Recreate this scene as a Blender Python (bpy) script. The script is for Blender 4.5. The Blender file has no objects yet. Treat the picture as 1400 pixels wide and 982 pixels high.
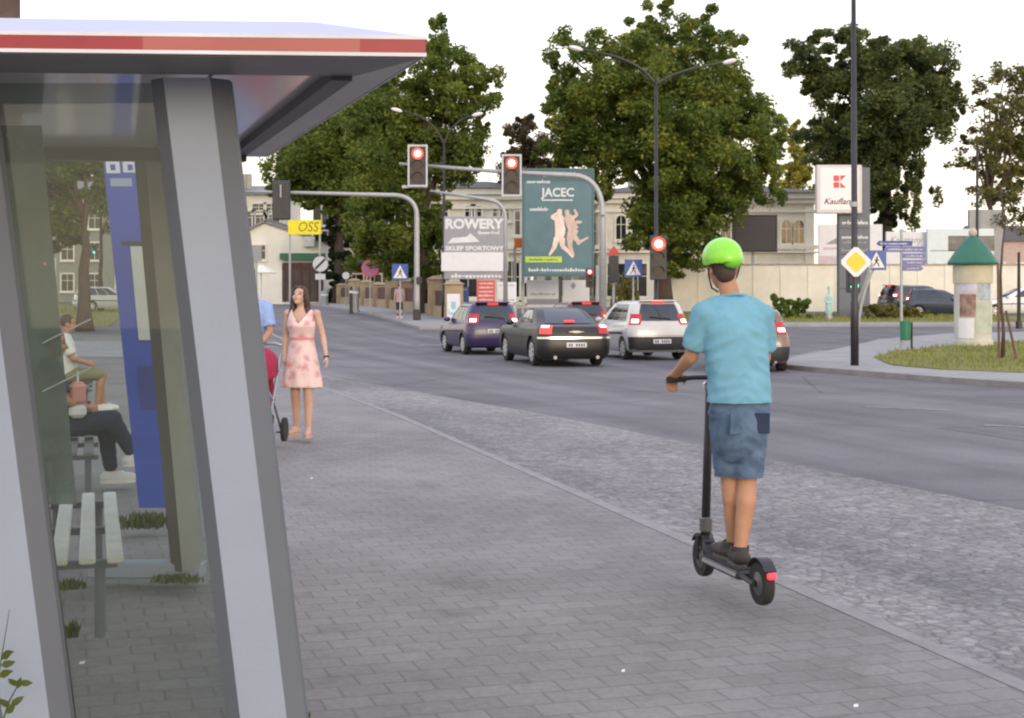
import bpy, bmesh, math, random
import numpy as np
from mathutils import Vector, Matrix, Euler

random.seed(7)
RNG = np.random.default_rng(11)
R = math.radians
scene = bpy.context.scene
COL = scene.collection

# ------------------------------------------------------------------ camera
FPX, CX, HY, CAMH = 2000.0, 700.0, 400.0, 1.68
cam_data = bpy.data.cameras.new("camera")
cam = bpy.data.objects.new("camera", cam_data)
COL.objects.link(cam)
cam.location = (0, 0, CAMH)
cam.rotation_euler = (R(90), 0, 0)
cam_data.sensor_width = 36
cam_data.lens = 36 * FPX / 1400
cam_data.shift_y = -(491 - HY) / 1400
cam_data.clip_start = 0.05
cam_data.clip_end = 3000
scene.camera = cam
scene.render.resolution_x, scene.render.resolution_y = 1024, 718

# ------------------------------------------------------------------ sky, sun, exposure
SUN_ELEV, SUN_AZ = R(13), R(160)        # azimuth clockwise from +Y
world = bpy.data.worlds.new("World")
scene.world = world
world.use_nodes = True
wn, wl = world.node_tree.nodes, world.node_tree.links
for n in list(wn): wn.remove(n)
w_out = wn.new('ShaderNodeOutputWorld')
sky = wn.new('ShaderNodeTexSky'); sky.sky_type = 'NISHITA'; sky.sun_disc = False
sky.sun_elevation = SUN_ELEV; sky.sun_rotation = SUN_AZ; sky.dust_density = 3.0; sky.air_density = 1.3
bg1 = wn.new('ShaderNodeBackground'); bg1.inputs[1].default_value = 0.05
wl.new(sky.outputs[0], bg1.inputs[0])
tc = wn.new('ShaderNodeTexCoord'); sx = wn.new('ShaderNodeSeparateXYZ'); wl.new(tc.outputs['Generated'], sx.inputs[0])
ramp = wn.new('ShaderNodeValToRGB'); wl.new(sx.outputs[2], ramp.inputs[0])
ramp.color_ramp.elements[0].position = 0.0; ramp.color_ramp.elements[0].color = (1.0, 0.87, 0.70, 1)
ramp.color_ramp.elements[1].position = 0.75; ramp.color_ramp.elements[1].color = (0.74, 0.77, 0.97, 1)
e = ramp.color_ramp.elements.new(0.22); e.color = (1.0, 0.955, 0.94, 1)
nz = wn.new('ShaderNodeTexNoise'); nz.inputs['Scale'].default_value = 2.5; nz.inputs['Detail'].default_value = 4
wl.new(tc.outputs['Generated'], nz.inputs['Vector'])
mr = wn.new('ShaderNodeMapRange'); mr.inputs[1].default_value = 0.3; mr.inputs[2].default_value = 0.7
mr.inputs[3].default_value = 0.9; mr.inputs[4].default_value = 1.12
wl.new(nz.outputs[0], mr.inputs[0])
bg2 = wn.new('ShaderNodeBackground'); wl.new(ramp.outputs[0], bg2.inputs[0]); wl.new(mr.outputs[0], bg2.inputs[1])
add = wn.new('ShaderNodeAddShader'); wl.new(bg1.outputs[0], add.inputs[0]); wl.new(bg2.outputs[0], add.inputs[1])
wl.new(add.outputs[0], w_out.inputs[0])
sun_data = bpy.data.lights.new("sun", 'SUN'); sun_data.energy = 0.6; sun_data.angle = R(20); sun_data.color = (1.0, 0.86, 0.70)
sun = bpy.data.objects.new("sun", sun_data); COL.objects.link(sun)
sd = Vector((math.sin(SUN_AZ) * math.cos(SUN_ELEV), math.cos(SUN_AZ) * math.cos(SUN_ELEV), math.sin(SUN_ELEV)))
sun.rotation_euler = (-sd).to_track_quat('-Z', 'Y').to_euler()
scene.view_settings.view_transform = 'Standard'
scene.view_settings.look = 'None'
scene.view_settings.gamma = 1
scene.view_settings.exposure = 0.5
scene.render.engine = 'CYCLES'
scene.cycles.use_denoising = True
scene.cycles.filter_width = 2.2
scene.cycles.max_bounces = 9
scene.cycles.diffuse_bounces = 7
scene.cycles.transmission_bounces = 7
scene.cycles.transparent_max_bounces = 16

# ------------------------------------------------------------------ photo helpers
def PX(px, Y): return (px - CX) / FPX * Y
def PZ(py, Y): return CAMH - (py - HY) / FPX * Y
GY = [-60, 20, 30, 40, 46, 52, 58, 68, 78, 90, 120, 150, 300, 2000]
GZ = [-.06, -.06, -.18, -.20, -.22, -.17, -.05, .18, .42, .56, .64, .70, 1.0, 1.2]
def gz(y): return float(np.interp(y, GY, GZ))

# ------------------------------------------------------------------ materials
MATS = {}
def mat(name, col, rough=0.6, metal=0.0, var=0.12, vscale=3.0, bump=0.0, bscale=40.0, spec=0.5, coat=0.0, emit=None, estr=0.0, col2=None, trans=0.0):
    if name in MATS: return MATS[name]
    m = bpy.data.materials.new(name); m.use_nodes = True
    nt = m.node_tree; N, L = nt.nodes, nt.links
    p = N['Principled BSDF']
    p.inputs['Roughness'].default_value = rough; p.inputs['Metallic'].default_value = metal
    p.inputs['Specular IOR Level'].default_value = spec
    p.inputs['Coat Weight'].default_value = coat
    p.inputs['Coat Roughness'].default_value = .09 if 'soffit' in name else .03
    t = N.new('ShaderNodeTexCoord')
    n = N.new('ShaderNodeTexNoise'); n.inputs['Scale'].default_value = vscale; n.inputs['Detail'].default_value = 6; n.inputs['Roughness'].default_value = .65
    L.new(t.outputs['Object'], n.inputs['Vector'])
    r = N.new('ShaderNodeValToRGB')
    r.color_ramp.elements[0].position = .3; r.color_ramp.elements[1].position = .7
    c2 = col2 or tuple(min(1, c * (1 + var)) for c in col)
    c1 = tuple(c * (1 - var) for c in col) if col2 is None else col
    r.color_ramp.elements[0].color = (*c1, 1); r.color_ramp.elements[1].color = (*c2, 1)
    L.new(n.outputs[0], r.inputs[0]); L.new(r.outputs[0], p.inputs['Base Color'])
    if bump:
        b = N.new('ShaderNodeBump'); b.inputs['Strength'].default_value = bump; b.inputs['Distance'].default_value = .02
        n2 = N.new('ShaderNodeTexNoise'); n2.inputs['Scale'].default_value = bscale; n2.inputs['Detail'].default_value = 4
        L.new(t.outputs['Object'], n2.inputs['Vector']); L.new(n2.outputs[0], b.inputs['Height']); L.new(b.outputs[0], p.inputs['Normal'])
    if emit:
        p.inputs['Emission Color'].default_value = (*emit, 1); p.inputs['Emission Strength'].default_value = estr
    MATS[name] = m
    return m

def leaf_mat(name, dark, mid, light, trans=0.5):
    m = bpy.data.materials.new(name); m.use_nodes = True
    nt = m.node_tree; N, L = nt.nodes, nt.links
    for q in list(N): N.remove(q)
    out = N.new('ShaderNodeOutputMaterial')
    t = N.new('ShaderNodeTexCoord'); n = N.new('ShaderNodeTexNoise'); n.inputs['Scale'].default_value = .45; n.inputs['Detail'].default_value = 3
    L.new(t.outputs['Object'], n.inputs['Vector'])
    g = N.new('ShaderNodeNewGeometry')
    a = N.new('ShaderNodeMath'); a.operation = 'MULTIPLY_ADD'; a.inputs[1].default_value = .35; L.new(g.outputs['Random Per Island'], a.inputs[0]); 
    s = N.new('ShaderNodeMath'); s.operation = 'SUBTRACT'; L.new(n.outputs[0], s.inputs[0]); s.inputs[1].default_value = .175
    L.new(s.outputs[0], a.inputs[2])
    r = N.new('ShaderNodeValToRGB'); L.new(a.outputs[0], r.inputs[0])
    r.color_ramp.elements[0].position = .3; r.color_ramp.elements[0].color = (*dark, 1)
    r.color_ramp.elements[1].position = .75; r.color_ramp.elements[1].color = (*light, 1)
    e2 = r.color_ramp.elements.new(.52); e2.color = (*mid, 1)
    p = N.new('ShaderNodeBsdfPrincipled'); p.inputs['Roughness'].default_value = .55; p.inputs['Specular IOR Level'].default_value = .3
    L.new(r.outputs[0], p.inputs['Base Color'])
    tr = N.new('ShaderNodeBsdfTranslucent'); L.new(r.outputs[0], tr.inputs['Color'])
    mx = N.new('ShaderNodeMixShader'); mx.inputs[0].default_value = trans
    L.new(p.outputs[0], mx.inputs[1]); L.new(tr.outputs[0], mx.inputs[2]); L.new(mx.outputs[0], out.inputs[0])
    return m

def glass_mat(name, tint, haze, haze_col, refl=.9):
    m = bpy.data.materials.new(name); m.use_nodes = True
    nt = m.node_tree; N, L = nt.nodes, nt.links
    for q in list(N): N.remove(q)
    out = N.new('ShaderNodeOutputMaterial')
    tr = N.new('ShaderNodeBsdfTransparent'); tr.inputs[0].default_value = (*tint, 1)
    df = N.new('ShaderNodeBsdfDiffuse'); df.inputs[0].default_value = (*haze_col, 1)
    t = N.new('ShaderNodeTexCoord'); n = N.new('ShaderNodeTexNoise'); n.inputs['Scale'].default_value = 2; n.inputs['Detail'].default_value = 7
    L.new(t.outputs['Object'], n.inputs['Vector'])
    k = N.new('ShaderNodeMath'); k.operation = 'MULTIPLY'; k.inputs[1].default_value = haze * 2; L.new(n.outputs[0], k.inputs[0])
    m1 = N.new('ShaderNodeMixShader'); L.new(k.outputs[0], m1.inputs[0]); L.new(tr.outputs[0], m1.inputs[1]); L.new(df.outputs[0], m1.inputs[2])
    gl = N.new('ShaderNodeBsdfGlossy'); gl.inputs['Roughness'].default_value = .02
    fr = N.new('ShaderNodeFresnel'); fr.inputs[0].default_value = 1.5
    kk = N.new('ShaderNodeMath'); kk.operation = 'MULTIPLY'; kk.inputs[1].default_value = refl; L.new(fr.outputs[0], kk.inputs[0])
    m2 = N.new('ShaderNodeMixShader'); L.new(kk.outputs[0], m2.inputs[0]); L.new(m1.outputs[0], m2.inputs[1]); L.new(gl.outputs[0], m2.inputs[2])
    L.new(m2.outputs[0], out.inputs[0])
    return m

# ------------------------------------------------------------------ mesh builder
class MB:
    def __init__(s): s.v = []; s.f = []; s.m = []; s.mi = 0
    def add(s, vs, fs):
        b = len(s.v); s.v += [tuple(v) for v in vs]
        for f in fs: s.f.append(tuple(b + i for i in f)); s.m.append(s.mi)
        return s
    def box(s, c, size, rot=None, bev=0.0):
        hx, hy, hz = size[0] / 2, size[1] / 2, size[2] / 2
        if bev <= 0 or min(hx, hy, hz) <= bev:
            P = [Vector((x * hx, y * hy, z * hz)) for z in (-1, 1) for x, y in ((-1, -1), (1, -1), (1, 1), (-1, 1))]
            F = [(3, 2, 1, 0), (4, 5, 6, 7), (0, 1, 5, 4), (1, 2, 6, 5), (2, 3, 7, 6), (3, 0, 4, 7)]
        else:
            b = bev; P = []; F = []
            ol = [(-hx, -hy + b), (-hx + b, -hy), (hx - b, -hy), (hx, -hy + b), (hx, hy - b), (hx - b, hy), (-hx + b, hy), (-hx, hy - b)]
            il = [(x * (hx - b) / hx, y * (hy - b) / hy) for x, y in ol]
            for z, o in ((-hz, il), (-hz + b, ol), (hz - b, ol), (hz, il)):
                P += [Vector((x, y, z)) for x, y in o]
            for k in range(3):
                for i in range(8):
                    j = (i + 1) % 8; F.append((k * 8 + i, k * 8 + j, k * 8 + 8 + j, k * 8 + 8 + i))
            F.append(tuple(reversed(range(8)))); F.append(tuple(range(24, 32)))
        M = Euler(rot).to_matrix() if rot else None
        if M: P = [M @ p for p in P]
        c = Vector(c)
        return s.add([p + c for p in P], F)
    def tube(s, pts, rad, n=10, caps=True):
        pts = [Vector(p) for p in pts]
        if not hasattr(rad, '__len__'): rad = [rad] * len(pts)
        V = []; F = []
        prev = None
        for i, p in enumerate(pts):
            if i == 0: d = pts[1] - p
            elif i == len(pts) - 1: d = p - pts[i - 1]
            else: d = (pts[i + 1] - p).normalized() + (p - pts[i - 1]).normalized()
            d.normalize()
            if prev is None:
                a = Vector((1, 0, 0)) if abs(d.x) < .8 else Vector((0, 1, 0))
                u = (a - d * a.dot(d)).normalized()
            else: u = (prev - d * prev.dot(d)).normalized()
            prev = u; w = d.cross(u)
            for k in range(n):
                an = 2 * math.pi * k / n
                V.append(p + (u * math.cos(an) + w * math.sin(an)) * rad[i])
        for i in range(len(pts) - 1):
            for k in range(n):
                j = (k + 1) % n; F.append((i * n + k, i * n + j, i * n + n + j, i * n + n + k))
        if caps:
            F.append(tuple(reversed(range(n)))); F.append(tuple((len(pts) - 1) * n + k for k in range(n)))
        return s.add(V, F)
    def capsule(s, a, b, ra, rb, n=14):
        a, b = Vector(a), Vector(b); d = (b - a).normalized()
        pts = []; rr = []
        for k in range(4):
            t = R(90 - 85 * (1 - k / 4)) if k else R(5)
        for an in (85, 60, 30, 0): pts.append(a - d * ra * math.sin(R(an))); rr.append(max(.001, ra * math.cos(R(an))))
        for an in (0, 30, 60, 85): pts.append(b + d * rb * math.sin(R(an))); rr.append(max(.001, rb * math.cos(R(an))))
        return s.tube(pts, rr, n)
    def ell(s, c, r, rot=None, n=18, m=12):
        V = []; F = []; c = Vector(c); M = (rot if isinstance(rot, Matrix) else Euler(rot).to_matrix()) if rot is not None else Matrix.Identity(3)
        for i in range(m + 1):
            ph = math.pi * i / m
            q = max(.02, math.sin(ph))
            for k in range(n):
                th = 2 * math.pi * k / n
                V.append(c + M @ Vector((r[0] * q * math.cos(th), r[1] * q * math.sin(th), -r[2] * math.cos(ph))))
        for i in range(m):
            for k in range(n):
                j = (k + 1) % n; F.append((i * n + k, i * n + j, i * n + n + j, i * n + n + k))
        F.append(tuple(reversed(range(n)))); F.append(tuple(m * n + k for k in range(n)))
        return s.add(V, F)
    def rings(s, rs, n=24, caps=True, u=(1, 0, 0), w=(0, 1, 0), fold=None):
        """rs: (centre, rx, ry) elliptical sections"""
        u, w = Vector(u), Vector(w); V = []; F = []
        for q, (c, rx, ry) in enumerate(rs):
            c = Vector(c)
            for k in range(n):
                th = 2 * math.pi * k / n
                k1 = 1 + (fold(q, th) if fold else 0)
                V.append(c + u * rx * k1 * math.cos(th) + w * ry * k1 * math.sin(th))
        for i in range(len(rs) - 1):
            for k in range(n):
                j = (k + 1) % n; F.append((i * n + k, i * n + j, i * n + n + j, i * n + n + k))
        if caps:
            F.append(tuple(reversed(range(n)))); F.append(tuple((len(rs) - 1) * n + k for k in range(n)))
        return s.add(V, F)
    def lathe(s, prof, c=(0, 0, 0), n=24, axis='z'):
        V = []; F = []; c = Vector(c)
        for r, z in prof:
            for k in range(n):
                th = 2 * math.pi * k / n; a, b = max(r, .0005) * math.cos(th), max(r, .0005) * math.sin(th)
                V.append(c + (Vector((a, b, z)) if axis == 'z' else Vector((z, a, b)) if axis == 'x' else Vector((a, z, b))))
        fl = axis == 'y'
        for i in range(len(prof) - 1):
            for k in range(n):
                j = (k + 1) % n
                f = (i * n + k, i * n + j, i * n + n + j, i * n + n + k)
                F.append(tuple(reversed(f)) if fl else f)
        b = tuple(range(n)); t = tuple((len(prof) - 1) * n + k for k in range(n))
        F.append(b if fl else tuple(reversed(b))); F.append(tuple(reversed(t)) if fl else t)
        return s.add(V, F)
    def slab(s, poly, y0, y1):
        """polygon in XZ (counter-clockwise seen from -Y) given thickness y0..y1 (y0 nearer the camera)"""
        n = len(poly)
        V = [(x, y0, z) for x, z in poly] + [(x, y1, z) for x, z in poly]
        F = [tuple(range(n)), tuple(reversed(range(n, 2 * n)))]
        for i in range(n):
            j = (i + 1) % n; F.append((j, i, n + i, n + j))
        return s.add(V, F)
    def prism(s, poly, z0, z1, top=None):
        """polygon in XY, counter-clockwise, from z0 to z1, optional other top outline"""
        n = len(poly); t = top or poly
        V = [(x, y, z0) for x, y in poly] + [(x, y, z1) for x, y in t]
        F = [tuple(reversed(range(n))), tuple(range(n, 2 * n))]
        for i in range(n):
            j = (i + 1) % n; F.append((i, j, n + j, n + i))
        return s.add(V, F)
    def mesh(s, name):
        me = bpy.data.meshes.new(name); me.from_pydata(s.v, [], s.f); me.update()
        me.polygons.foreach_set('material_index', s.m)
        return me
    def build(s, name, mats, parent=None, loc=(0, 0, 0), rot=(0, 0, 0), smooth=False, angle=None):
        me = s.mesh(name)
        return link(name, me, mats, parent, loc, rot, smooth, angle)

def link(name, me, mats, parent=None, loc=(0, 0, 0), rot=(0, 0, 0), smooth=False, angle=None):
    for m in (mats if isinstance(mats, (list, tuple)) else [mats]): me.materials.append(m)
    if smooth or angle:
        me.polygons.foreach_set('use_smooth', [True] * len(me.polygons))
        if angle: me.set_sharp_from_angle(angle=R(angle))
    o = bpy.data.objects.new(name, me); COL.objects.link(o)
    o.location = loc; o.rotation_euler = rot
    if parent: o.parent = parent
    return o

def thing(name, label, cat, loc=(0, 0, 0), rz=0.0, group=None):
    o = bpy.data.objects.new(name, None); COL.objects.link(o)
    o.empty_display_size = .2
    o.location = loc; o.rotation_euler = (0, 0, rz)
    return tag(o, label, cat, group)
def tag(o, label, cat, group=None):
    o['label'] = label; o['category'] = cat
    if group: o['group'] = group
    return o
def struct(o, kind='structure'):
    o['kind'] = kind; return o

def evaluated(o):
    dg = bpy.context.evaluated_depsgraph_get(); dg.update()
    return bpy.data.meshes.new_from_object(o.evaluated_get(dg))

def remesh(mb, voxel, it=4):
    me = mb.mesh('tmp'); o = bpy.data.objects.new('tmp', me); COL.objects.link(o)
    md = o.modifiers.new('r', 'REMESH'); md.mode = 'VOXEL'; md.voxel_size = voxel
    if it:
        sm = o.modifiers.new('s', 'SMOOTH'); sm.iterations = it; sm.factor = .5
    r = evaluated(o)
    bpy.data.objects.remove(o); bpy.data.meshes.remove(me)
    return r
def cut(me, pred):
    """delete the faces whose centre satisfies pred"""
    b = bmesh.new(); b.from_mesh(me)
    bmesh.ops.delete(b, geom=[f for f in b.faces if pred(f.calc_center_median())], context='FACES')
    b.to_mesh(me); b.free(); return me
def slice_below(me, z):
    b = bmesh.new(); b.from_mesh(me)
    bmesh.ops.bisect_plane(b, geom=b.verts[:] + b.edges[:] + b.faces[:], plane_co=(0, 0, z), plane_no=(0, 0, -1), clear_outer=True)
    b.to_mesh(me); b.free(); return me
def solidify(me, t):
    b = bmesh.new(); b.from_mesh(me)
    bmesh.ops.recalc_face_normals(b, faces=b.faces)
    bmesh.ops.solidify(b, geom=b.faces[:], thickness=t)
    b.to_mesh(me); b.free(); return me

def text_mesh(s, size, extrude=.004, bold=0.0, spacing=1.0, shear=0.0, width=None):
    cu = bpy.data.curves.new('tmp', 'FONT'); cu.body = s; cu.size = size; cu.extrude = extrude; cu.offset = bold
    cu.align_x = 'CENTER'; cu.align_y = 'CENTER'; cu.space_character = spacing; cu.shear = shear; cu.resolution_u = 3
    o = bpy.data.objects.new('tmp', cu); COL.objects.link(o)
    me = evaluated(o); bpy.data.objects.remove(o); bpy.data.curves.remove(cu)
    if width:
        xs = [v.co.x for v in me.vertices]; k = width / (max(xs) - min(xs)); mid = (max(xs) + min(xs)) / 2
        for v in me.vertices: v.co.x = (v.co.x - mid) * k
    return me
def text(name, s, size, m, parent, loc, rot=(R(90), 0, 0), **kw):
    me = text_mesh(s, size, **kw)
    me.materials.clear()
    return link(name, me, m, parent, loc, rot)

# sheet lying on the terrain, with a skirt for its kerb height
def sheet(name, poly, off, m, skirt=0.0, step=2.0, fn=gz):
    b = bmesh.new()
    b.faces.new([b.verts.new((x, y, 0)) for x, y in poly])
    bmesh.ops.triangulate(b, faces=b.faces[:])
    ys = [p[1] for p in poly]; lo, hi = min(ys), max(ys)
    y = math.ceil(lo / step) * step
    cuts = []
    while y < hi:
        cuts.append(y); y += step if y < 150 else 40
    for y in cuts:
        bmesh.ops.bisect_plane(b, geom=b.verts[:] + b.edges[:] + b.faces[:], plane_co=(0, y, 0), plane_no=(0, 1, 0))
    bmesh.ops.recalc_face_normals(b, faces=b.faces)
    if sum(f.normal.z for f in b.faces) < 0: bmesh.ops.reverse_faces(b, faces=b.faces[:])
    for v in b.verts: v.co.z = fn(v.co.y) + off
    if skirt:
        be = [e for e in b.edges if e.is_boundary]
        r = bmesh.ops.extrude_edge_only(b, edges=be)
        for v in [g for g in r['geom'] if isinstance(g, bmesh.types.BMVert)]: v.co.z -= skirt
    me = bpy.data.meshes.new(name); b.to_mesh(me); b.free()
    return struct(link(name, me, m))
# ================================================================== SETTING
HEAD = R(15)
def ground_mat(name, kind):
    m = bpy.data.materials.new(name); m.use_nodes = True
    nt = m.node_tree; N, L = nt.nodes, nt.links
    p = N['Principled BSDF']; p.inputs['Roughness'].default_value = .85; p.inputs['Specular IOR Level'].default_value = .3
    t = N.new('ShaderNodeTexCoord')
    def mapping(rot=0, sc=(1, 1, 1)):
        # rotate first so that +Y runs along the road, then stretch
        mr_ = N.new('ShaderNodeMapping'); mr_.inputs['Rotation'].default_value = (0, 0, rot); L.new(t.outputs['Object'], mr_.inputs[0])
        ms = N.new('ShaderNodeMapping'); ms.inputs['Scale'].default_value = sc; L.new(mr_.outputs[0], ms.inputs[0])
        return ms.outputs[0]
    def noise(vec, scale, detail=6, rough=.6):
        n = N.new('ShaderNodeTexNoise'); n.inputs['Scale'].default_value = scale; n.inputs['Detail'].default_value = detail; n.inputs['Roughness'].default_value = rough
        L.new(vec, n.inputs['Vector']); return n.outputs[0]
    def rampc(fac, c0, c1, p0=.3, p1=.7):
        r = N.new('ShaderNodeValToRGB'); L.new(fac, r.inputs[0])
        r.color_ramp.elements[0].position = p0; r.color_ramp.elements[1].position = p1
        r.color_ramp.elements[0].color = (*c0, 1); r.color_ramp.elements[1].color = (*c1, 1); return r.outputs[0]
    def mix(a, b, fac=.5, mode='MIX'):
        x = N.new('ShaderNodeMix'); x.data_type = 'RGBA'; x.blend_type = mode
        if hasattr(fac, 'node'): L.new(fac, x.inputs[0])
        else: x.inputs[0].default_value = fac
        L.new(a, x.inputs[6]); L.new(b, x.inputs[7]); return x.outputs[2]
    def bump(h, s, d):
        b = N.new('ShaderNodeBump'); b.inputs['Strength'].default_value = s; b.inputs['Distance'].default_value = d
        L.new(h, b.inputs['Height']); L.new(b.outputs[0], p.inputs['Normal'])
    if kind == 'asphalt':
        a = rampc(noise(mapping(R(-17), (1, .02, 1)), .9, 5), (.130, .123, .129), (.205, .195, .20), .33, .66)
        b = rampc(noise(mapping(), .35, 6), (.72, .72, .73), (1, 1, 1), .35, .6)
        c = rampc(noise(mapping(), 60, 2), (.8, .8, .8), (1.15, 1.15, 1.15))
        vc = N.new('ShaderNodeTexVoronoi'); vc.feature = 'DISTANCE_TO_EDGE'; vc.inputs['Scale'].default_value = .16
        wv = N.new('ShaderNodeMix'); wv.data_type = 'VECTOR'; wv.inputs[0].default_value = .12
        wn_ = N.new('ShaderNodeTexNoise'); wn_.inputs['Scale'].default_value = .9; wn_.inputs['Detail'].default_value = 6; L.new(t.outputs['Object'], wn_.inputs['Vector'])
        L.new(t.outputs['Object'], wv.inputs[4]); L.new(wn_.outputs[1], wv.inputs[5]); L.new(wv.outputs[1], vc.inputs['Vector'])
        ck = rampc(vc.outputs[0], (.55, .55, .55), (1, 1, 1), .0, .006)
        a = mix(a, ck, 1, 'MULTIPLY')
        L.new(mix(mix(a, b, 1, 'MULTIPLY'), c, 1, 'MULTIPLY'), p.inputs['Base Color']); bump(noise(mapping(), 90, 2), .3, .008)
    elif kind == 'paving':
        br = N.new('ShaderNodeTexBrick'); L.new(mapping(R(-17)), br.inputs['Vector'])
        br.inputs['Scale'].default_value = 1; br.inputs['Brick Width'].default_value = .2; br.inputs['Row Height'].default_value = .165
        br.inputs['Mortar Size'].default_value = .007; br.inputs['Mortar Smooth'].default_value = .3; br.inputs['Bias'].default_value = -.1
        br.inputs['Color1'].default_value = (.235, .219, .212, 1); br.inputs['Color2'].default_value = (.268, .252, .243, 1); br.inputs['Mortar'].default_value = (.188, .176, .169, 1)
        # wobble the joints so that they run uneven
        wob = N.new('ShaderNodeMix'); wob.data_type = 'VECTOR'; wob.inputs[0].default_value = .012
        n = N.new('ShaderNodeTexNoise'); n.inputs['Scale'].default_value = 3; L.new(t.outputs['Object'], n.inputs['Vector'])
        L.new(br.inputs['Vector'].links[0].from_socket, wob.inputs[4]); L.new(n.outputs[1], wob.inputs[5]); L.new(wob.outputs[1], br.inputs['Vector'])
        b = rampc(noise(mapping(), .5, 7), (.74, .74, .74), (1.08, 1.07, 1.06), .32, .68)
        b = mix(b, rampc(noise(mapping(), 2.3, 5, .7), (.80, .79, .78), (1, 1, 1), .30, .46), 1, 'MULTIPLY')
        c = rampc(noise(mapping(), 25, 4, .7), (.84, .84, .84), (1.1, 1.1, 1.1))
        L.new(mix(mix(br.outputs[0], b, 1, 'MULTIPLY'), c, 1, 'MULTIPLY'), p.inputs['Base Color'])
        inv = N.new('ShaderNodeMath'); inv.operation = 'SUBTRACT'; inv.inputs[0].default_value = 1; L.new(br.outputs[1], inv.inputs[1])
        s = N.new('ShaderNodeMath'); s.operation = 'MULTIPLY_ADD'; L.new(noise(mapping(), 14, 4), s.inputs[0]); s.inputs[1].default_value = .5; L.new(inv.outputs[0], s.inputs[2])
        bump(s.outputs[0], .38, .008)
    elif kind == 'cobble':
        v = N.new('ShaderNodeTexVoronoi'); v.feature = 'DISTANCE_TO_EDGE'; v.inputs['Scale'].default_value = 11; v.inputs['Randomness'].default_value = .75; L.new(mapping(R(-20)), v.inputs['Vector'])
        v2 = N.new('ShaderNodeTexVoronoi'); v2.inputs['Scale'].default_value = 11; v2.inputs['Randomness'].default_value = .75; L.new(mapping(R(-20)), v2.inputs['Vector'])
        sat = N.new('ShaderNodeSeparateColor'); L.new(v2.outputs['Color'], sat.inputs[0])
        a = rampc(sat.outputs[0], (.25, .238, .238), (.345, .33, .325), 0, 1)
        j = rampc(v.outputs[0], (.78, .77, .76), (1, 1, 1), .0, .14)
        b = rampc(noise(mapping(R(-18), (1, .35, 1)), .55, 6), (.66, .66, .67), (1.08, 1.07, 1.06), .33, .62)
        b = mix(b, rampc(noise(mapping(), 7, 5, .75), (.70, .70, .70), (1.12, 1.12, 1.12), .35, .65), 1, 'MULTIPLY')
        L.new(mix(mix(a, j, 1, 'MULTIPLY'), b, 1, 'MULTIPLY'), p.inputs['Base Color'])
        r = N.new('ShaderNodeMapRange'); r.inputs[1].default_value = 0; r.inputs[2].default_value = .2; L.new(v.outputs[0], r.inputs[0])
        s = N.new('ShaderNodeMath'); s.operation = 'MULTIPLY_ADD'; L.new(noise(mapping(), 9, 4), s.inputs[0]); s.inputs[1].default_value = 1.6; L.new(r.outputs[0], s.inputs[2])
        bump(s.outputs[0], .8, .02)
    elif kind == 'grass':
        a = rampc(noise(mapping(), 1.3, 8, .7), (.16, .18, .04), (.30, .285, .09))
        b = rampc(noise(mapping(), 30, 3), (.7, .7, .7), (1.2, 1.2, 1.1))
        L.new(mix(a, b, 1, 'MULTIPLY'), p.inputs['Base Color']); bump(noise(mapping(), 40, 3), 1, .05)
    elif kind == 'slab':
        a = rampc(noise(mapping(), 1.1, 7), (.25, .245, .24), (.34, .33, .32))
        L.new(a, p.inputs['Base Color']); bump(noise(mapping(), 50, 3), .3, .01)
    return m
M_ASPH = ground_mat('asphalt', 'asphalt'); M_PAVE = ground_mat('block paving', 'paving'); M_COB = ground_mat('granite setts', 'cobble')
M_GRASS = ground_mat('lawn grass', 'grass'); M_SLAB = ground_mat('concrete slabs', 'slab')
M_KERB = mat('kerb stone', (.232, .217, .209), .85, var=.2, vscale=2, bump=.4)
M_LINE = mat('worn road paint', (.27, .265, .26), .7, var=.3, vscale=5)

def kx(Y): return -.86 - .272 * (Y - 17.2)          # kerb between the pavement and the cobbled bay
def bx(Y): return 1.35 - .39 * (Y - 18)             # edge of the cobbled bay
def rk(Y): return -4 - .222 * (Y - 63)              # right kerb of the far street

sheet('ground', [(-1500, -60), (1500, -60), (1500, 2000), (-1500, 2000)], 0, M_ASPH)
sheet('cobbled_bay', [(kx(-4) + .1, -4), (bx(-4), -4), (bx(36.5), 36.5), (kx(36.5) + .1, 36.5)], .054, M_COB, .07)
sheet('pavement', [(kx(-4), -4), (kx(37), 37), (kx(44) - .4, 44), (kx(58) - 2, 58), (-60, 60), (-60, -4)], .06, M_PAVE, .12)
sheet('kerb', [(kx(-4) + .004, -4), (kx(-4) + .11, -4), (kx(37) + .11, 37), (kx(37) + .004, 37)], .064, mat('worn flush kerb', (.205, .193, .19), .9, var=.3, vscale=5, bump=.6, bscale=25, col2=(.29, .275, .268)), .1)
sheet('path', [(kx(41) - 1.2, 41), (kx(53) - 1.6, 53), (-45, 53), (-45, 41)], .07, M_SLAB)
sheet('grass_verge', [(-18.2, 66), (-30, 122), (-70, 122), (-70, 66)], .03, M_GRASS, .1)
sheet('pavement', [(14, 19.2), (9.9, 28.3), (7.3, 34.4), (6.85, 35.6), (6.9, 37.2), (7.5, 39.5), (9.7, 45), (13.4, 53.5), (17.3, 58), (24, 60.5), (60, 62), (60, 19.2)], .11, M_SLAB, .25)
sheet('kerb', [(13.82, 19.2), (9.72, 28.3), (7.12, 34.35), (6.66, 35.6), (6.72, 37.2), (7.32, 39.55), (9.5, 45.1), (9.69, 45.02), (7.49, 39.5), (6.89, 37.2), (6.84, 35.6), (7.29, 34.4), (9.89, 28.3), (13.99, 19.2)], .114, M_KERB, .25)
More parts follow.
